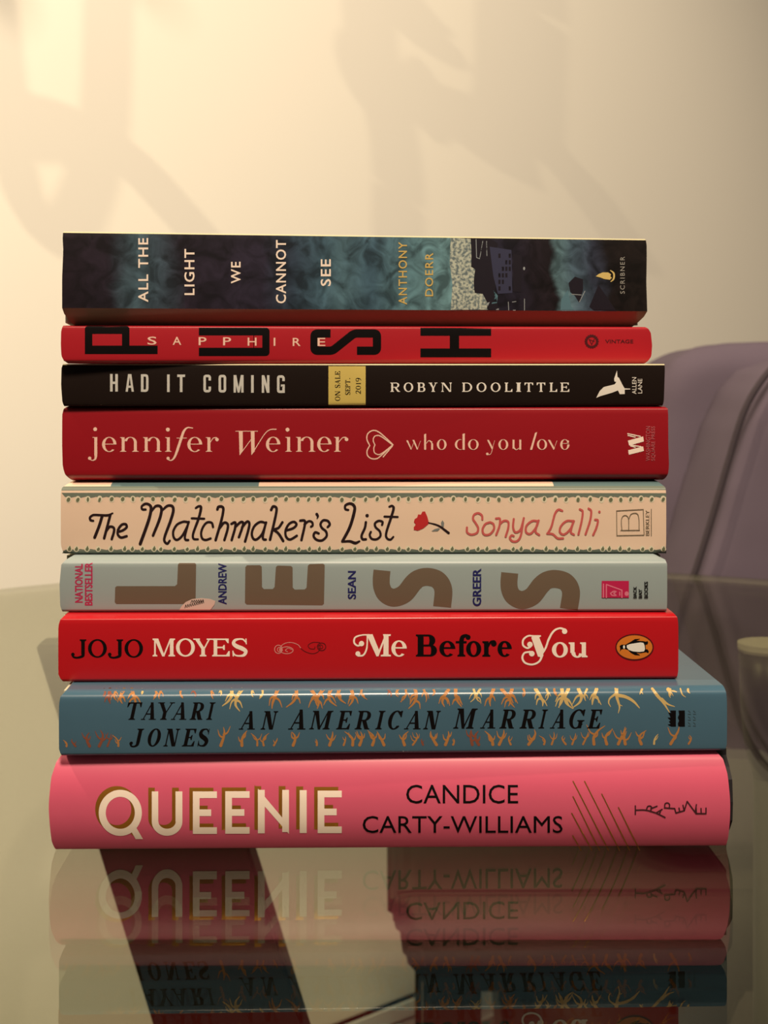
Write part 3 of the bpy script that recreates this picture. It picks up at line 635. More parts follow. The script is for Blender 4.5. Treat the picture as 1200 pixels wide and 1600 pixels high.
word(k, [('e', 686.4, 711.5)], 1001.6, 1025.6, 0, **st2); word(k, [('f', 712, 734)], 1001.6, 1025.6, 0, **st2)
word(k, [('o', 728.2, 752), ('r', 753.6, 775.5), ('e', 777.3, 799.7)], 1001.8, 1025.8, 0, **st2)
word(k, [('o', 862.3, 887.2), ('u', 888.5, 918)], 1003.6, 1027, 1, T=.28, t=.11, sl=.11, h=.10)
C3 = lambda p: T(4.138, 640, 970, p)
k.poly(C3([(790, 93), (848, 93), (850, 100), (838, 108), (872, 190), (858, 232), (830, 232), (788, 112)]), 1)
k.stroke(C3([(845, 232), (878, 178), (900, 118), (930, 68), (968, 48), (1004, 56)]), [2.2, 3.0, 3.2, 3.2, 2.8, 3.4], 1); k.dot(640+1002/4.138, 970+68/4.138, 4.2, m=1)
k.stroke(C3([(800, 97), (765, 98), (735, 122), (734, 158), (760, 176), (780, 168)]), [2.2, 2.6, 3, 3, 2.8, 3], 1); k.dot(640+778/4.138, 970+153/4.138, 4.4, m=1)
k.stroke(C3([(858, 222), (838, 262), (795, 282), (748, 272), (729, 240), (742, 208), (778, 200)]), [3.4, 3, 2.8, 3, 3.2, 2.8, 3], 1); k.dot(640+790/4.138, 970+212/4.138, 4.4, m=1)
bk.ink('title', k, [IN_BLACK, IN_CREAM])
C4 = lambda p: T(9.23, 940, 970, p); k = Ink()
k.dot(940+474/9.23, 970+380/9.23, 30, 20.8, m=0, k=48); bk.ink('emblem_rim', k, mat('maroon_rim', (92, 10, 14), .4))
k = Ink(); k.dot(940+474/9.23, 970+380/9.23, 28, 18.6, m=0, k=48); bk.ink('emblem', k, mat('orange_ink', (232, 120, 34), .4), label='orange oval emblem')
k = Ink()
k.poly(C4([(258, 360), (290, 342), (340, 345), (420, 300), (480, 262), (552, 258), (548, 268), (500, 285), (600, 292), (640, 300), (660, 290), (672, 318), (655, 345), (632, 342), (636, 410), (660, 410), (680, 440), (672, 468), (640, 452), (560, 468), (500, 462), (548, 488), (552, 500), (480, 495), (420, 462), (380, 422), (330, 404), (285, 412), (262, 448), (268, 400)]))
bk.ink('emblem_bird', k, IN_BLACK)
k = Ink(); k.poly(C4([(362, 352), (400, 336), (480, 322), (560, 310), (600, 316), (618, 350), (624, 410), (610, 440), (540, 448), (450, 440), (390, 418), (362, 385)]))
k.dot(940+322/9.23, 970+376/9.23, 1.6, 2.8); bk.ink('emblem_belly', k, IN_WHITE)

# ---- 6  pale grey-green paperback
bk = Book('book', 'pale grey paperback with four huge brown letters on its spine', 93, 1042.5, .548, .549, Z[3], Z[4]-g_, .135,
          rb=(1.2, 1.6), rt=(3.0, 8.0), bulge=0.4, inset=[(0, .9, .2), (.12, .2, 0), (.5, 0, 0), (.85, .6, 0), (.93, 2.0, .5), (1, 4.5, 4.0)])
bk.cover(mat('pale_grey_green', (166, 166, 150), 0.42, noise=0.02, scale=50)); bk.pages()
m_brown = mat('brown_ink', (116, 90, 66), .5); k = Ink()
k.poly(T(4.444, 90, 860, [(836, 97), (846, 87), (953, 87), (962, 97), (958, 372), (408, 372), (397, 360), (400, 257), (411, 248), (815, 248), (830, 234)]))
k.poly(T(4.444, 360, 860, [(104, 116), (116, 103), (206, 103), (218, 114), (220, 254), (232, 268), (294, 268), (307, 254), (316, 116), (328, 105), (420, 108), (432, 118), (433, 258), (446, 272), (516, 271), (529, 258), (538, 106), (550, 95), (644, 92), (655, 102), (650, 370), (638, 381), (114, 376), (101, 364)]))
for P in ([(123, 104), (119, 150), (122, 190), (142, 228), (185, 246), (240, 225), (285, 170), (318, 145), (365, 138), (415, 155), (442, 205), (436, 294)],
          [(788, 117), (784, 165), (788, 205), (808, 240), (852, 258), (905, 238), (950, 182), (985, 155), (1030, 149), (1080, 165), (1107, 215), (1096, 306)]):
    k.stroke(T(3.333, 560, 860, P), [26.5, 26.5, 26.5, 27, 28, 29, 29, 28, 28, 28, 28, 28], cap=False)
bk.ink('title', k, m_brown, label='huge brown title letters')
m_mag = mat('magenta_ink', (196, 40, 76), .5); m_navy = mat('navy_ink', (26, 26, 84), .5)
k = Ink(); k.text('NATIONAL', 117, 881, 129.6, 941.5, up=True, bold=.03); k.text('BESTSELLER', 132.4, 878.5, 144.8, 946, up=True, bold=.03)
bk.ink('award_line', k, m_mag, label='small magenta lettering')
for nm, x0, y0, x1, y1 in (('ANDREW', 341, 880, 354.4, 944.4), ('SEAN', 543.4, 892, 556.4, 936), ('GREER', 738.4, 888, 752, 947)):
    k = Ink(); k.text(nm, x0, y0, x1, y1, up=True, bold=.024); bk.ink('author_name', k, m_navy, label='navy author lettering')
k = Ink(); k.poly(T(4.444, 90, 860, [(845, 414), (862, 385), (890, 358), (935, 337), (1000, 330), (1060, 336), (1096, 350), (1090, 375), (1060, 414)]))
bk.ink('price_sticker', k, mat('torn_sticker', (226, 188, 160), .6), label='torn pale sticker')
k = Ink(); r2 = random.Random(3)
for q in range(9):
    x = 289+q*3.4; k.stroke([(x, 950-q*.9), (x+1.4, 945-q*.8), (x+2.2, 948.5-q*.8)], .9, n=3)
    if q > 2: k.stroke([(x-1, 943-q*.3), (x+1.0, 938.5-q*.2), (x+2.0, 941-q*.2)], .9, n=3)
bk.ink('sticker_print', k, IN_BLACK)
k = Ink(); k.rect(940, 907.5, 982.5, 933.8, 0); 
bk.ink('publisher_mark', k, [mat('crimson_ink', (206, 24, 70), .5)])
k = Ink()
for pl in ([(342, 420), (342, 585)], [(378, 590), (378, 425)], [(378, 425), (572, 495)], [(572, 495), (572, 590)], [(430, 535), (470, 510), (500, 515), (470, 535), (500, 560), (450, 560), (430, 535)], [(545, 520), (545, 560)]):
    k.stroke(T(8, 900, 860, pl), 1.8, 0, smooth=len(pl) > 3)
k.dot(900+632/8, 860+540/8, 3.4, 3.6, m=0)
bk.ink('publisher_drawing', k, [mat('pink_ink', (240, 120, 130), .5)])
k = Ink(); k.text('BACK', 989.3, 916, 994.8, 934.4, up=True, bold=.03); k.text('BAY', 997.7, 920, 1003.2, 934.4, up=True, bold=.03); k.text('BOOKS', 1006.4, 908.5, 1012.4, 934.4, up=True, bold=.03)
bk.ink('publisher_name', k, IN_BLACK)

# ---- 5  peach paperback with leafy border
bk = Book('book', 'peach paperback with dark handwritten title, red flower and scalloped green edges', 95, 1041, .553, .555, Z[4], Z[5]-g_, .135,
          rb=(1.2, 1.5), rt=(2.8, 9.0), bulge=0.4, inset=[(0, 1.0, .4), (.12, 0, 0), (.85, 0, 0), (.93, .3, .2), (1, 2.5, 2.0)])
m_peach = mat('peach_cover', (255, 206, 164), 0.42); m_green = mat('sage_green', (120, 120, 96), .42); m_teal = mat('teal_cover', (104, 120, 110), .42)
def fm(u, y, v):
    if v < 0.06 : return 1
    if v > 0.885 and y < 0.0015: return 1
    if v > 0.89: return 2 if (0.075 < u < .31 or u > .80) else 0
    return 0
bk.cover([m_peach, m_green, m_teal], facemat=fm); bk.pages()
halo = mat('pale_scallop', (246, 216, 172), .5); m_ol = mat('olive_leaf', (116, 112, 76), .5)
k = Ink(); k2 = Ink(); k3 = Ink()
k.poly([(96, 770), (1041, 770.5)] + [(1041 - i*8.1, 776.2 + (1.8 if i % 2 else 0)) for i in range(117)])
k.poly([(97, 864.5), (1041, 864.5)] + [(1041 - i*8.1, 859.2 - (1.4 if i % 2 else 0)) for i in range(117)])
rr = random.Random(5); x = 107; i = 0
while x < 1037:
    k2.dot(x, 780.2+rr.uniform(-.8, .8), 4.4, 5.3); k3.dot(x, 780.4+rr.uniform(-.8, .8), 2.3+rr.uniform(-.4, .6), 3.7, rr.uniform(-.1, .5))
    xb = x+rr.uniform(-3, 3); k2.dot(xb, 857.6, 4.2, 5.0)
    h = rr.uniform(5.5, 8.5); k3.poly([(xb+1.0, 860.5-h), (xb+2.8, 857.5), (xb+1.9, 860.5), (xb-1.9, 860.5), (xb-2.4, 857.8)])
    x += rr.uniform(14.5, 19.5)
bk.ink('border_band', k, m_green, label='sage green edge bands'); bk.ink('border_scallops', k2, halo); bk.ink('border_leaves', k3, m_ol)
m_dk = mat('plum_ink', (38, 12, 14), .45); k = Ink()
A = lambda p, w=3.6: k.stroke(T(6, 130, 775, p), w)
A([(95, 232), (70, 225), (65, 200), (95, 178), (150, 178), (230, 180), (278, 160)], [3.4, 3.8, 3.8, 3.6, 3.6, 4, 2.2]); A([(180, 183), (150, 280), (108, 388)], 4.6)
A([(255, 175), (225, 290), (197, 395)], 4.2); A([(215, 330), (248, 288), (284, 295), (290, 330), (268, 403)], 4)
A([(325, 335), (370, 322), (408, 292), (398, 264), (363, 268), (330, 310), (325, 358), (355, 388), (408, 376)], 3.9)
A([(585, 126), (555, 124), (550, 95), (588, 72), (628, 88), (636, 130), (610, 240), (535, 448)], [3.6, 3.6, 3.6, 4, 4.4, 4.8, 5, 5]); A([(640, 142), (680, 95), (720, 95), (735, 130), (715, 220), (655, 370)], [3.2, 4, 4.4, 4.6, 4.6, 4.2])
A([(740, 135), (790, 92), (835, 95), (845, 140), (820, 230), (768, 370), (762, 420), (788, 446), (812, 418)], [3.2, 4, 4.4, 4.6, 4.6, 4.2, 4, 3.8, 3.4])
A([(985, 245), (940, 240), (880, 268), (845, 330), (850, 388), (882, 410), (930, 370), (975, 285), (990, 242)], 3.7); A([(988, 245), (955, 370), (960, 408), (985, 412)], 3.7)
A([(1055, 112), (1085, 95), (1105, 112), (1082, 210), (1032, 350), (1036, 400), (1076, 405)], [3.2, 3.8, 4.4, 4.2, 3.8, 3.6, 3.2]); A([(1018, 208), (1135, 212)], 3.4)
B_ = lambda p, w=3.6: k.stroke(T(6, 320, 775, p), w)
B_([(78, 290), (66, 252), (24, 246), (-14, 285), (-34, 345), (-24, 396), (8, 411), (55, 397)], 3.6)
B_([(118, 125), (130, 100), (163, 100), (174, 130), (155, 230), (102, 412)], 4.2); B_([(140, 300), (180, 250), (214, 262), (214, 310), (184, 412)], 4)
B_([(250, 260), (285, 248), (284, 300), (252, 412)], 4); B_([(285, 290), (335, 245), (360, 252), (350, 300), (320, 385)], 4); B_([(350, 292), (395, 240), (418, 256), (408, 320), (378, 425)], 4)
B_([(570, 252), (520, 242), (465, 282), (441, 350), (456, 400), (490, 404), (540, 350), (575, 247)], 3.8); B_([(570, 260), (545, 370), (550, 404), (572, 408)], 3.8)
B_([(622, 130), (640, 98), (668, 106), (672, 142), (650, 250), (612, 408)], 4.2); B_([(728, 245), (690, 298), (635, 315)], 3.8); B_([(640, 312), (690, 350), (735, 420)], 4.2)
B_([(765, 322), (830, 300), (860, 266), (835, 241), (790, 262), (758, 320), (762, 380), (800, 407), (863, 372)], 3.8)
B_([(895, 230), (934, 230), (938, 270), (906, 412)], 4); B_([(934, 265), (975, 235), (1006, 246), (1011, 275), (996, 287)], 3.6)
B_([(1050, 170), (1060, 190), (1053, 210)], [4.6, 3.6, 1.6])
B_([(1152, 290), (1172, 265), (1152, 232), (1110, 228), (1085, 262), (1100, 300), (1135, 330), (1142, 375), (1100, 415), (1050, 410), (1020, 375), (1035, 340), (1068, 350)], 3.8)
D_ = lambda p, w=3.6: k.stroke(T(6, 480, 775, p), w)
D_([(385, 130), (358, 122), (358, 88), (400, 70), (438, 90), (443, 140), (400, 290), (330, 425)], [3.4, 3.6, 3.8, 4.2, 4.6, 4.8, 4.8, 4.4]); D_([(330, 427), (400, 424), (450, 440), (490, 424)], [3.4, 4, 4.6, 3])
D_([(550, 245), (540, 300), (510, 370), (520, 404), (550, 405)], 3.9); k.dot(480+562/6, 775+183/6, 2.7)
D_([(702, 270), (706, 242), (670, 232), (636, 256), (642, 292), (680, 330), (686, 375), (650, 405), (605, 400), (586, 365), (597, 336)], 3.6)
D_([(770, 100), (795, 92), (810, 116), (790, 190), (742, 340), (746, 393), (780, 408), (808, 382)], [3.2, 3.6, 4.2, 4.2, 3.8, 3.6, 3.4, 3.0]); D_([(725, 192), (848, 196)], 3.4)
bk.ink('title', k, m_dk, label='dark handwritten title')
k = Ink(); F = lambda p: T(6, 630, 775, p)
k.poly(F([(240, 248), (228, 200), (205, 145), (180, 145), (165, 175), (140, 172), (130, 203), (107, 216), (100, 245), (118, 266), (99, 292), (100, 318), (140, 324), (190, 302), (238, 260)]), 0)
k.stroke(F([(238, 250), (330, 277), (425, 345)]), [1.8, 2.8, 4], 1); k.poly(F([(358, 288), (354, 250), (368, 226), (384, 252), (380, 288)]), 2); k.poly(F([(264, 331), (290, 312), (330, 300), (346, 306), (322, 328)]), 2)
bk.ink('flower_drawing', k, [mat('red_petal', (206, 38, 36), .5), m_dk, mat('grey_leaf', (136, 128, 112), .5)], label='red flower drawing')
k = Ink(); E_ = lambda p, w=3.4: k.stroke(T(6, 630, 775, p), w)
E_([(742, 218), (737, 182), (705, 160), (665, 175), (655, 215), (680, 255), (702, 300), (692, 343), (640, 361), (600, 340), (597, 295)])
E_([(815, 245), (770, 262), (743, 315), (760, 360), (810, 358), (850, 310), (845, 262), (815, 245)]); E_([(870, 210), (906, 214), (902, 280), (872, 363)]); E_([(905, 262), (945, 232), (984, 242), (984, 300), (960, 380)])
E_([(1036, 215), (1030, 290), (1050, 338), (1095, 320), (1120, 250), (1130, 207)]); E_([(1122, 250), (1102, 370), (1070, 420), (1025, 424), (1000, 395), (1015, 370), (1035, 374)])
G_ = lambda p, w=3.4: k.stroke(T(4.615, 790, 775, p), w)
G_([(232, 180), (190, 180), (150, 215), (148, 260), (180, 271), (220, 225), (238, 176)]); G_([(232, 185), (216, 255), (242, 280)])
G_([(408, 106), (380, 98), (355, 130), (330, 220), (303, 270)]); G_([(300, 270), (340, 275), (375, 304), (414, 305)])
G_([(490, 180), (440, 180), (400, 215), (391, 258), (420, 277), (465, 240), (492, 180)]); G_([(486, 188), (470, 258), (492, 278)])
G_([(535, 95), (555, 112), (548, 180), (525, 276)]); G_([(598, 90), (617, 110), (608, 180), (576, 276)]); G_([(645, 170), (665, 177), (655, 225), (631, 281)]); k.dot(790+676/4.615, 775+114/4.615, 2)
bk.ink('author_name', k, mat('coral_ink', (218, 92, 80), .5), label='coral handwritten author name')
k = Ink()
for pl in ([(800, 106), (992, 96)], [(992, 96), (998, 281)], [(998, 281), (802, 285)], [(802, 285), (800, 106)], [(830, 247), (966, 246)], [(838, 246), (834, 180), (845, 146), (868, 140), (886, 165), (887, 246)], [(887, 168), (905, 130), (945, 125), (960, 160), (962, 246)], [(1050, 95), (1050, 284)]):
    k.stroke(T(4.615, 790, 775, pl), 1.2)
k.text('BERKLEY', 1008.8, 797, 1014.4, 836.5, up=True)
bk.ink('publisher_mark', k, mat('taupe_ink', (128, 104, 76), .5))

# ---- 4  deep red paperback
bk = Book('book', 'deep red paperback with heart outline and fine cream lettering', 97, 1045.5, .5555, .5590, Z[5], Z[6]-g_, .135,
          rb=(3.0, 7.0), rt=(1.2, 4.0), bulge=0.5, inset=[(0, 3.2, 1.4), (.10, 1.0, .3), (.2, .2, 0), (.5, 0, .3), (.9, 0, .3), (.97, .5, .4), (1, 1.5, 1.5)])
bk.cover(mat('deep_red', (164, 18, 26), 0.34, noise=.05, scale=10, stretch=(.4, 1, 6))); bk.pages()
m_ro = mat('rose_cream_ink', (242, 204, 186), .5, raw=True)
k = Ink(); st = dict(T=.20, t=.045, sl=.12, h=.035)
J = lambda p: T(5.217, 130, 650, p); Wn = lambda p: T(4.444, 350, 650, p)
k.rect(147.4, 683, 152, 712); k.stroke(J([(104, 320), (98, 350), (75, 362), (52, 350)]), [4.4, 3, 1.2, 1.4], cap=False); k.dot(140.2, 716, 2.6); k.rect(144.5, 683, 148, 684); k.dot(148.8, 670.6, 3)
word(k, [('e', 159.5, 182)], 683.2, 705.8, 0, T=.21, t=.05); word(k, [('n', 187.5, 216.5)], 683.2, 705.8, 0, **st); word(k, [('n', 223.5, 252.5)], 683.2, 705.8, 0, **st); word(k, [('i', 256.5, 269.5)], 683.2, 705.8, 0, **st); k.dot(262.3, 671.2, 3.1)
k.stroke(J([(690, 352), (715, 362), (742, 340), (765, 285), (795, 195), (820, 125), (850, 95), (892, 98)]), [2, 1.6, 3, 4.0, 4.2, 3.6, 2, 1.4]); k.dot(130+692/5.217, 650+345/5.217, 2.5); k.rect(276, 684, 292, 685)
word(k, [('e', 292.8, 316)], 683.2, 705.8, 0, T=.21, t=.05); word(k, [('r', 321.5, 341.5)], 683.2, 705.8, 0, **st)
k.poly(Wn([(103, 104), (130, 104), (131, 245), (108, 272)])); k.poly(Wn([(186, 104), (212, 104), (213, 245), (190, 272)])); k.stroke(Wn([(110, 268), (198, 150)]), 1.1, smooth=False)
k.stroke(Wn([(192, 268), (240, 190), (285, 122), (320, 95), (362, 92)]), [1.2, 1.2, 1.3, 1.4, 1.6]); k.rect(368, 673.2, 403, 674.2)
word(k, [('e', 415.5, 438)], 682.8, 705.8, 0, T=.21, t=.05); word(k, [('i', 445, 457)], 682.8, 705.8, 0, **st); k.dot(449.2, 671.4, 3.1); word(k, [('n', 462.5, 492.5)], 682.8, 705.8, 0, **st)
word(k, [('e', 495.6, 518)], 682.8, 705.8, 0, T=.21, t=.05); word(k, [('r', 522, 544)], 682.8, 705.8, 0, **st)
bk.ink('author_name', k, m_ro)
k = Ink()
k.stroke(Wn([(1012, 205), (993, 165), (995, 130), (1015, 108), (1045, 100), (1080, 115), (1130, 158), (1172, 198)]), 1.9); k.stroke(Wn([(1012, 205), (994, 240), (996, 272), (1020, 294), (1055, 297), (1085, 280), (1172, 200)]), 1.9)
k.stroke(Wn([(1048, 200), (1036, 170), (1045, 142), (1072, 135), (1100, 148), (1165, 196)]), 1.7); k.stroke(Wn([(1048, 200), (1040, 225), (1046, 255), (1075, 268), (1110, 250), (1172, 203), (1105, 284)]), 1.7)
bk.ink('heart_outline', k, m_ro)
k = Ink(); H_ = lambda p: T(4.2857, 620, 650, p)
for p in ([(63, 163), (75, 163), (100, 222), (94, 226)], [(104, 160), (117, 160), (142, 222), (135, 226)]): k.poly(H_(p))
k.stroke(H_([(96, 224), (118, 165)]), .6, smooth=False); k.stroke(H_([(138, 224), (158, 168)]), .6, smooth=False)
for x0, x1, r0 in ((183, 196, 118), (440, 455, 116)): k.poly(H_([(x0, r0+5), (x1, r0), (x1, 226), (x0, 226)]))
k.poly(H_([(230, 175), (243, 185), (243, 226), (230, 226)])); k.stroke(H_([(196, 185), (215, 165), (236, 178)]), [.7, 1.2, 2.6], cap=False)
for x0, x1 in ((268, 333), (477, 548), (680, 746), (938, 1006)): k.ring(620+(x0+x1)/2/4.2857, 694.6, (x1-x0)/2/4.2857, 8.2, 3.4, .7)
k.ring(620+425/4.2857, 694.6, 36/4.2857, 8.2, 3.4, .7, 75, 285)
k.poly(H_([(604, 160), (617, 160), (645, 215), (638, 228)])); k.stroke(H_([(638, 226), (655, 165)]), .6, smooth=False); k.stroke(H_([(640, 222), (628, 255), (605, 258)]), [.8, .8, 1]); k.dot(620+606/4.2857, 650+254/4.2857, 2)
k.rect(620+775/4.2857, 687, 620+788/4.2857, 701); k.rect(620+820/4.2857, 687, 620+833/4.2857, 702.6); k.stroke(H_([(781, 210), (800, 226), (822, 212)]), [2.6, 1, .8], cap=False)
k.poly(H_([(926, 112), (940, 108), (906, 226), (892, 226)])); k.poly(H_([(1012, 160), (1026, 160), (1057, 216), (1050, 228)])); k.stroke(H_([(1050, 226), (1072, 165)]), .6, smooth=False)
k.ring(620+1125/4.2857, 694.6, 31/4.2857, 8.2, 3.4, .7, 0, 310); k.rect(875.5, 692.5, 889, 693.3); k.dot(887.3, 690, 1.8)
bk.ink('title', k, m_ro)
k = Ink(); L_ = lambda p: T(13.33, 960, 650, p)
k.poly(L_([(285, 712), (598, 632), (614, 728), (300, 806)])); k.poly(L_([(280, 512), (598, 425), (612, 530), (306, 615)]))
for p in ([(270, 366), (545, 425)], [(275, 402), (440, 442)], [(318, 600), (560, 640)], [(330, 622), (440, 652)]): k.stroke(L_(p), 1.6, cap=False)
k.text('WASHINGTON', 1009, 666, 1016, 720, up=True, m=1); k.text('SQUARE PRESS', 1017.4, 666, 1024.2, 720, up=True, m=1)
bk.ink('publisher_mark', k, [IN_CREAM, mat('dull_rose_ink', (206, 96, 92), .5)])

# ---- 3  black paperback with yellow sticker
bk = Book('book', 'thin black paperback with a yellow square printed on its spine', 95.5, 1039, .5535, .560, Z[6], Z[7]-g_, .135,
          rb=(0.9, 1.0), rt=(0.5, 0.8), bulge=0.3, inset=[(0, 1.0, .8), (.1, .4, .4), (.5, 0, .2), (.9, .1, 0), (1, .6, .1)])
m_blk = mat('black_cover', (30, 17, 11), 0.45, spec=0.2); m_edge = mat('cream_edge', (236, 206, 150), .6)
bk.cover([m_blk, m_edge], facemat=lambda u, y, v: 1 if v > .972 else 0); bk.pages()
k = Ink(); k.rect(513.2, 572, 571.3, 634); bk.ink('sticker', k, mat('yellow_print', (226, 184, 88), .45), label='yellow printed square')
k = Ink(); st = dict(T=.18, t=.09, sl=.06, h=.06)
def upword(s, x0, x1, r0, r1, ws):
    tot = sum(ws); u = (r1-r0)/tot; a = r1; L = []
    for ch, wv in zip(s, ws):
        if ch != ' ': L.append((ch, a, a+wv*u*.86))
        a -= wv*u
    H = x1-x0
    for ch, a, b in L:
        g = serif(ch, (b-a)/H, **st); k.glyphs(g, 0, lambda x, y, a=a: (x1-y*H, a-x*H))
upword('ON SALE', 523.5, 531.5, 579, 626.5, [1.1, 1.1, .5, .8, 1.05, .85, .9])
upword('SEPT.', 539.5, 547.3, 589.6, 617, [.8, .9, .9, 1, .5]); upword('2019', 555.8, 563.8, 589.6, 615.6, [1, 1.1, .8, 1.0])
bk.ink('sticker_print', k, IN_BLACK)
k = Ink()
def cond(ch, a, b, y0, y1, q=4.1):
    r = k.rect; h = q/2; ym = (y0+y1)/2
    if ch == 'H': r(a, y0, a+q, y1); r(b-q, y0, b, y1); r(a, ym-1.9, b, ym+1.9)
    elif ch == 'I': r((a+b)/2-q/2, y0, (a+b)/2+q/2, y1)
    elif ch == 'T': r(a, y0, b, y0+3.8); r((a+b)/2-q/2, y0, (a+b)/2+q/2, y1)
    elif ch == 'A': k.poly([((a+b)/2-2.6, y0), ((a+b)/2+.6, y0), (a+q*.85, y1), (a, y1)]); k.poly([((a+b)/2-.6, y0), ((a+b)/2+2.6, y0), (b, y1), (b-q*.85, y1)]); r(a+3, y1-9.5, b-3, y1-6)
    elif ch == 'N': r(a, y0, a+q*.92, y1); r(b-q*.92, y0, b, y1); k.poly([(a, y0), (a+q, y0), (b, y1), (b-q, y1)])
    elif ch == 'M':
        r(a, y0, a+q*.9, y1); r(b-q*.9, y0, b, y1); c = (a+b)/2
        k.poly([(a, y0), (a+q*1.05, y0), (c+1.5, y1), (c-1.5, y1)]); k.poly([(b-q*1.05, y0), (b, y0), (c+1.5, y1), (c-1.5, y1)])
    else:
        P = [(b-h, y0+9), (b-h, y0+4), (b-h-1.5, y0+2), ((a+b)/2, y0+1.9), (a+h+1.5, y0+2), (a+h, y0+4), (a+h, ym), (a+h, y1-4), (a+h+1.5, y1-2), ((a+b)/2, y1-1.9), (b-h-1.5, y1-2), (b-h, y1-4), (b-h, y1-9)]
        if ch == 'O': k.stroke(P + [(b-h, ym)], q*.95, closed=True, n=3)
        elif ch == 'C': k.stroke(P, q*.95, cap=False, n=3)
        elif ch == 'G': k.stroke(P, q*.95, cap=False, n=3); r((a+b)/2, ym+.5, b, ym+3.8); r(b-3, ym+.5, b, y1)
        elif ch == 'D': r(a, y0, a+q, y1); k.stroke([(a+2, y0+1.8), (b-h-2.5, y0+1.8), (b-h-.3, y0+4), (b-h, ym), (b-h-.3, y1-4), (b-h-2.5, y1-1.8), (a+2, y1-1.8)], q*.92, cap=False, n=3)
for ch, a, b in [('H', 172, 184.2), ('A', 196.3, 209.2), ('D', 220.2, 232.2), ('I', 261, 265.2), ('T', 277, 289.2), ('C', 317.8, 329.8), ('O', 341.5, 353.5), ('M', 365, 380.6), ('I', 392, 396.8), ('N', 409, 421), ('G', 432.8, 445)]:
    s_ = (a-172)/270*2.2; cond(ch, a, b, 584.4+s_, 611.8+s_)
bk.ink('title', k, mat('silver_ink', (222, 202, 176), .45))
k = Ink()
word(k, [('R', 610, 625), ('O', 630.8, 645.6), ('B', 652, 664.5), ('Y', 669.5, 683.5), ('N', 689.5, 706), ('D', 722, 737.7), ('O', 744.5, 760), ('O', 766.7, 782), ('L', 788.5, 800.5), ('I', 806.5, 814), ('T', 819.5, 833), ('T', 838.5, 852), ('L', 858.5, 870.5), ('E', 875.5, 889.5)],
     597.8, 612.2, 0, T=.20, t=.085, sl=.09, h=.07)
bk.ink('author_name', k, IN_WHITE)
k = Ink(); N_ = lambda p: T(8.571, 910, 565, p)
k.poly(N_([(185, 485), (230, 395), (285, 340), (430, 305), (455, 272), (428, 266), (424, 230), (462, 120), (468, 205), (490, 220), (530, 300), (565, 360), (566, 434), (500, 436), (475, 386), (400, 415), (240, 462)]))
k.poly(N_([(550, 358), (640, 362), (640, 372), (550, 376)])); k.text('ALLEN', 987.6, 589.5, 994.2, 615.7, up=True); k.text('LANE', 996.6, 591.8, 1003.2, 614.6, up=True)
bk.ink('publisher_mark', k, IN_WHITE)

# ---- 2  thin red paperback
bk = Book('book', 'thin red paperback with heavy black block letters, second from the top', 95, 1019, .549, .570, Z[7], Z[8]-g_, .130,
          rb=(1.6, 2.0), rt=(0.7, 2.0), bulge=0.3, inset=[(0, 2.4, 2.6), (.08, 1.0, 1.4), (.2, .2, .3), (.5, 0, 0), (.85, .1, .5), (.95, .5, 1.4), (1, .8, 2.4)])
bk.cover(mat('scarlet_cover', (190, 26, 34), 0.38)); bk.pages()
def rrect(x0, y0, x1, y1, r):
    P = []
    for cx, cy, a in ((x1-r, y0+r, -90), (x1-r, y1-r, 0), (x0+r, y1-r, 90), (x0+r, y0+r, 180)):
        for q in range(6): t_ = math.radians(a+18*q); P.append((cx+r*math.cos(t_), cy+r*math.sin(t_)))
    return P
k = Ink()
k.poly(rrect(132.6, 509.3, 202.3, 553, 5), 0, [[(144.3, 521.7), (190.6, 521.7), (190.6, 540), (144.3, 540)]]); k.rect(132.6, 540, 246.3, 553.2)
k.rect(310.7, 512, 414, 524); k.rect(310.7, 543.3, 414, 556.3); k.poly(rrect(396, 512, 421.2, 556.3, 6), 0, [[(397, 524), (409.8, 524), (409.8, 543.3), (397, 543.3)]])
def fillet(P, r):
    out = [P[0]]
    for a, b, c in zip(P, P[1:], P[2:]):
        a, b, c = Vector(a), Vector(b), Vector(c); u, v = (a-b).normalized(), (c-b).normalized()
        p, q = b+u*r, b+v*r
        for i in range(7): t_ = i/6; out.append(tuple(p*(1-t_)**2 + b*2*t_*(1-t_) + q*t_*t_))
    return out + [P[-1]]
k.stroke(fillet([(516.5, 521), (491.4, 521), (491.4, 548), (519.5, 548), (553.3, 521), (589, 521), (589, 548), (557.7, 548)], 5), 13, smooth=False, cap=False)
k.rect(656.9, 512.3, 767.4, 524.6); k.rect(656.9, 544.5, 767.4, 558.3); k.rect(702.7, 520, 717.3, 550)
bk.ink('title', k, IN_BLACK, label='black block title letters')
k = Ink()
for ch, a, b, r0 in (('S', 230.5, 244.6, 526), ('A', 269.8, 283.2, 526.3), ('P', 310.4, 322.6, 526.8), ('P', 348.6, 361, 527), ('H', 387, 400.8, 527.6), ('I', 427.6, 430.2, 527.8), ('R', 457.4, 469.6, 528), ('E', 496.2, 508.3, 528)):
    k.text(ch, a, r0, b, r0+12.6, bold=.006 if ch != 'I' else 0)
bk.ink('author_name', k, m_ro)
k = Ink(); k.ring(924.4, 533.6, 10.2, 10.2, 3.4, 3.4)
for q in range(18): a = 2*PI*q/18; k.dot(924.4+10*math.cos(a), 533.6+10*math.sin(a), 1.3, k=8)
k.stroke([(920.5, 530), (924.4, 538.5), (928.5, 530)], 1.3, smooth=False); k.stroke([(920.5, 530.5), (928.5, 533.5)], 1.0)
k.text('VINTAGE', 945.5, 530.6, 989.4, 536.4, bold=.012)
bk.ink('publisher_mark', k, mat('oxblood_ink', (80, 10, 16), .45))

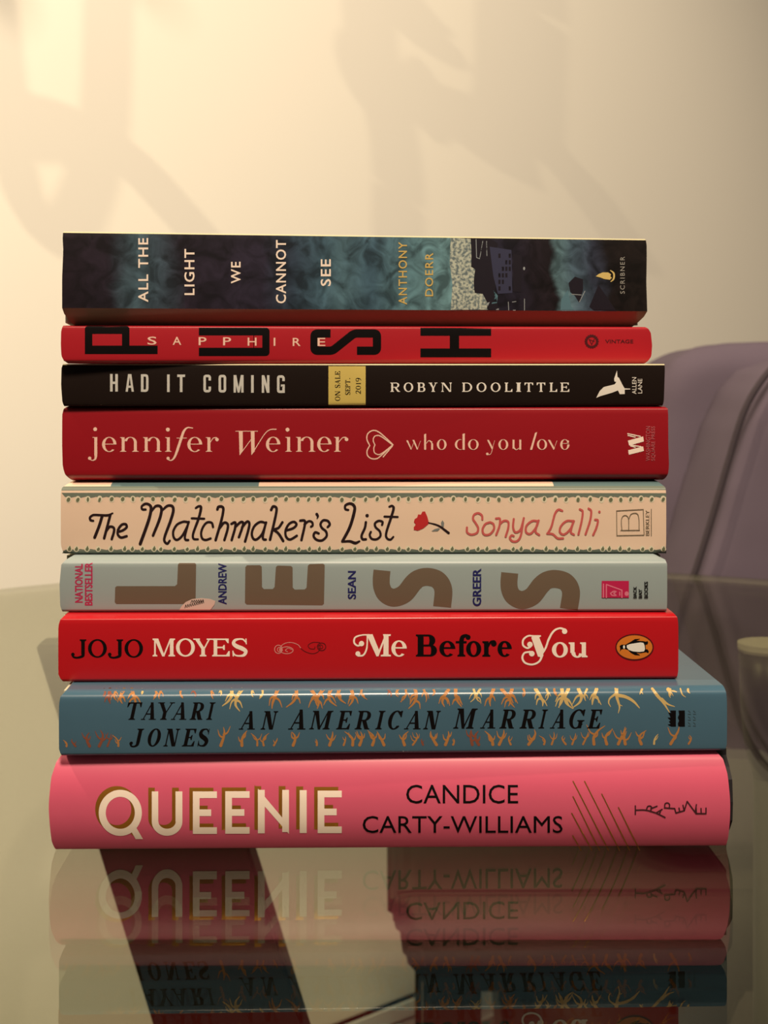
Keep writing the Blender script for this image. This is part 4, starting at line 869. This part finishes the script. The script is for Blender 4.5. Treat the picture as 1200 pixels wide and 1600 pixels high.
# ---- 1  dark blue paperback on top
bk = Book('book', 'thick dark paperback with stormy blue picture spine, top of the stack', 97, 1011.5, .545, .577, Z[8], Z[9], .125,
          rb=(5.9, 8.0), rt=(0.6, 0.8), bulge=0.3, chamfer=True, inset=[(0, 3.8, 3.6), (.05, 2.2, 2.0), (.10, .8, .6), (.165, 0, 0), (.5, 0, .4), (.8, .4, .2), (.97, .1, .2), (1, .6, .8)])
def picture():
    m = bpy.data.materials.new('storm_picture'); m.use_nodes = True; nt = m.node_tree; P = nt.nodes['Principled BSDF']; P.inputs['Roughness'].default_value = .38
    N, Lk = nt.nodes.new, nt.links.new
    uv = N('ShaderNodeUVMap'); uv.uv_map = 'spine'; sep = N('ShaderNodeSeparateXYZ'); Lk(uv.outputs[0], sep.inputs[0])
    mp = N('ShaderNodeMapping'); mp.inputs['Scale'].default_value = (9, 1.35, 1); Lk(uv.outputs[0], mp.inputs[0])
    n1 = N('ShaderNodeTexNoise'); n1.inputs['Scale'].default_value = 1.3; n1.inputs['Detail'].default_value = 6; n1.inputs['Distortion'].default_value = .8; Lk(mp.outputs[0], n1.inputs['Vector'])
    ad = N('ShaderNodeMath'); ad.operation = 'MULTIPLY_ADD'; Lk(n1.outputs['Fac'], ad.inputs[0]); ad.inputs[1].default_value = .06; Lk(sep.outputs[0], ad.inputs[2])
    cr = N('ShaderNodeValToRGB'); e = cr.color_ramp.elements
    stops = [(0.03, (36, 22, 28)), (0.10, (39, 28, 35)), (0.15, (79, 96, 98)), (0.185, (66, 76, 80)), (0.23, (41, 30, 38)), (0.36, (43, 34, 44)), (0.41, (49, 58, 66)), (0.46, (70, 91, 96)), (0.50, (83, 106, 107)), (0.55, (68, 89, 95)), (0.61, (102, 131, 128)), (0.69, (117, 146, 139)), (0.705, (36, 30, 33)), (0.78, (41, 34, 44)), (0.83, (34, 24, 28)), (0.862, (32, 22, 24)), (0.872, (110, 134, 130)), (0.90, (83, 98, 103)), (0.94, (57, 58, 68)), (0.962, (30, 21, 19)), (1.0, (30, 21, 17))]
    e[0].position, e[0].color = stops[0][0], alb(stops[0][1]); e[1].position, e[1].color = stops[-1][0], alb(stops[-1][1])
    for p, c in stops[1:-1]: q = e.new(p); q.color = alb(c)
    Lk(ad.outputs[0], cr.inputs[0])
    n2 = N('ShaderNodeTexNoise'); n2.inputs['Scale'].default_value = 3.2; n2.inputs['Detail'].default_value = 8; n2.inputs['Distortion'].default_value = 1.2; Lk(mp.outputs[0], n2.inputs['Vector'])
    r2 = N('ShaderNodeMapRange'); r2.inputs[1].default_value = .35; r2.inputs[2].default_value = .7; r2.inputs[3].default_value = .40; r2.inputs[4].default_value = 1.45; Lk(n2.outputs['Fac'], r2.inputs[0])
    mu = N('ShaderNodeMix'); mu.data_type = 'RGBA'; mu.blend_type = 'MULTIPLY'; mu.inputs[0].default_value = 1
    Lk(cr.outputs[0], mu.inputs[6]); Lk(r2.outputs[0], mu.inputs[7])
    Lk(mu.outputs[2], P.inputs['Base Color']); return m
def speckle(name, a, b, sc):
    m = mat(name, a, .5); nt = m.node_tree; tc = nt.nodes.new('ShaderNodeTexCoord'); n = nt.nodes.new('ShaderNodeTexNoise'); n.inputs['Scale'].default_value = sc; n.inputs['Detail'].default_value = 3
    cr = nt.nodes.new('ShaderNodeValToRGB'); cr.color_ramp.elements[0].position = .40; cr.color_ramp.elements[1].position = .58; cr.color_ramp.elements[0].color = alb(b); cr.color_ramp.elements[1].color = alb(a)
    nt.links.new(tc.outputs['Object'], n.inputs['Vector']); nt.links.new(n.outputs['Fac'], cr.inputs[0]); nt.links.new(cr.outputs[0], nt.nodes['Principled BSDF'].inputs['Base Color']); return m
m_und = mat('brown_fold', (168, 130, 98), 0.3)
bk.cover([picture(), m_und, m_edge], facemat=lambda u, y, v: 1 if v < .165 else (2 if v > .985 else 0)); bk.pages()
P8 = lambda p: T(3.529, 680, 360, p)
k = Ink()
k.poly(P8([(85, 42), (195, 46), (200, 130), (198, 200), (220, 215), (212, 280), (215, 330), (262, 350), (290, 395), (285, 430), (300, 446), (85, 446), (95, 300), (80, 180)]), 0)
bk.ink('picture_wall', k, speckle('pale_stone', (206, 196, 162), (110, 116, 108), 900))
k = Ink()
k.poly(P8([(198, 46), (300, 46), (345, 70), (330, 330), (350, 446), (300, 446), (285, 395), (262, 350), (218, 345), (212, 280), (222, 215), (200, 195)]), 0)
k.poly(P8([(300, 90), (420, 108), (425, 345), (345, 350), (320, 250)]), 1); k.poly(P8([(430, 130), (478, 140), (474, 340), (428, 338)]), 0)
for cx in range(4):
    for cy in range(6): k.poly(P8([(348+cx*19, 128+cy*36), (360+cx*19, 128+cy*36), (360+cx*19, 152+cy*36), (348+cx*19, 152+cy*36)]), 0)
for p in ([(225, 50), (228, 150), (245, 156)], [(245, 156), (262, 60)], [(492, 378), (492, 440)], [(403, 395), (405, 440)], [(425, 395), (445, 392)], [(430, 440), (442, 440)], [(283, 60), (285, 140)]): k.stroke(P8(p), 1.0, 2, smooth=False)
k.dot(680+490/3.529, 360+210/3.529, 1.6, 2.6, m=2); k.poly(P8([(300, 70), (345, 95), (320, 125), (300, 130)]), 3); k.poly(P8([(320, 330), (345, 360), (340, 400), (310, 405), (330, 370)]), 3)
k.poly(P8([(285, 400), (300, 395), (290, 418)]), 2); k.poly(P8([(335, 435), (350, 430), (352, 446), (335, 446)]), 2)
k.poly(P8([(690, 446), (695, 380), (730, 330), (750, 420), (770, 446)]), 3); k.poly(P8([(735, 290), (770, 255), (815, 270), (815, 330), (795, 400), (770, 360), (745, 340)]), 0)
k.stroke(P8([(752, 352), (805, 356)]), 1, 2); k.stroke(P8([(825, 335), (795, 395)]), 1, 2)
k.poly(P8([(850, 420), (900, 300), (1000, 446), (880, 446)]), 0)
bk.ink('picture_houses', k, [mat('ink_shadow', (34, 26, 32), .4), mat('slate_house', (62, 58, 74), .4), mat('pale_line', (168, 162, 150), .4), mat('teal_patch', (96, 124, 124), .4)])
k = Ink()
for s_, x0, y0, x1, y1 in (('ALL THE', 216, 372, 231.5, 472), ('LIGHT', 288, 389, 304, 461), ('WE', 361, 409, 376, 443), ('CANNOT', 431, 375, 447, 474), ('SEE', 501, 405, 517, 447)): k.text(s_, x0, y0, x1, y1, up=True, bold=.014, space=1.15)
bk.ink('title', k, IN_CREAM)
k = Ink(); k.text('ANTHONY', 622.5, 378, 636, 476, up=True, bold=.012, space=1.2); k.text('DOERR', 664, 395, 676.8, 463, up=True, bold=.012, space=1.2)
bk.ink('author_name', k, mat('yellow_ink', (226, 178, 92), .5), label='yellow author name')
k = Ink(); Fm = lambda p: T(6, 860, 345, p)
k.poly(Fm([(425, 521), (450, 500), (490, 484), (540, 484), (568, 502), (560, 520), (575, 535), (556, 553), (500, 545), (470, 532)]), 0); k.stroke(Fm([(562, 466), (590, 488), (596, 520), (588, 550), (566, 570)]), [1.2, 2.6, 2.8, 2.4, 1.2], 0)
k.text('SCRIBNER', 968.8, 401, 976, 459, up=True, space=1.3, m=1)
bk.ink('publisher_mark', k, [mat('flame_ink', (236, 190, 104), .5), mat('dull_ink', (176, 160, 138), .5)])
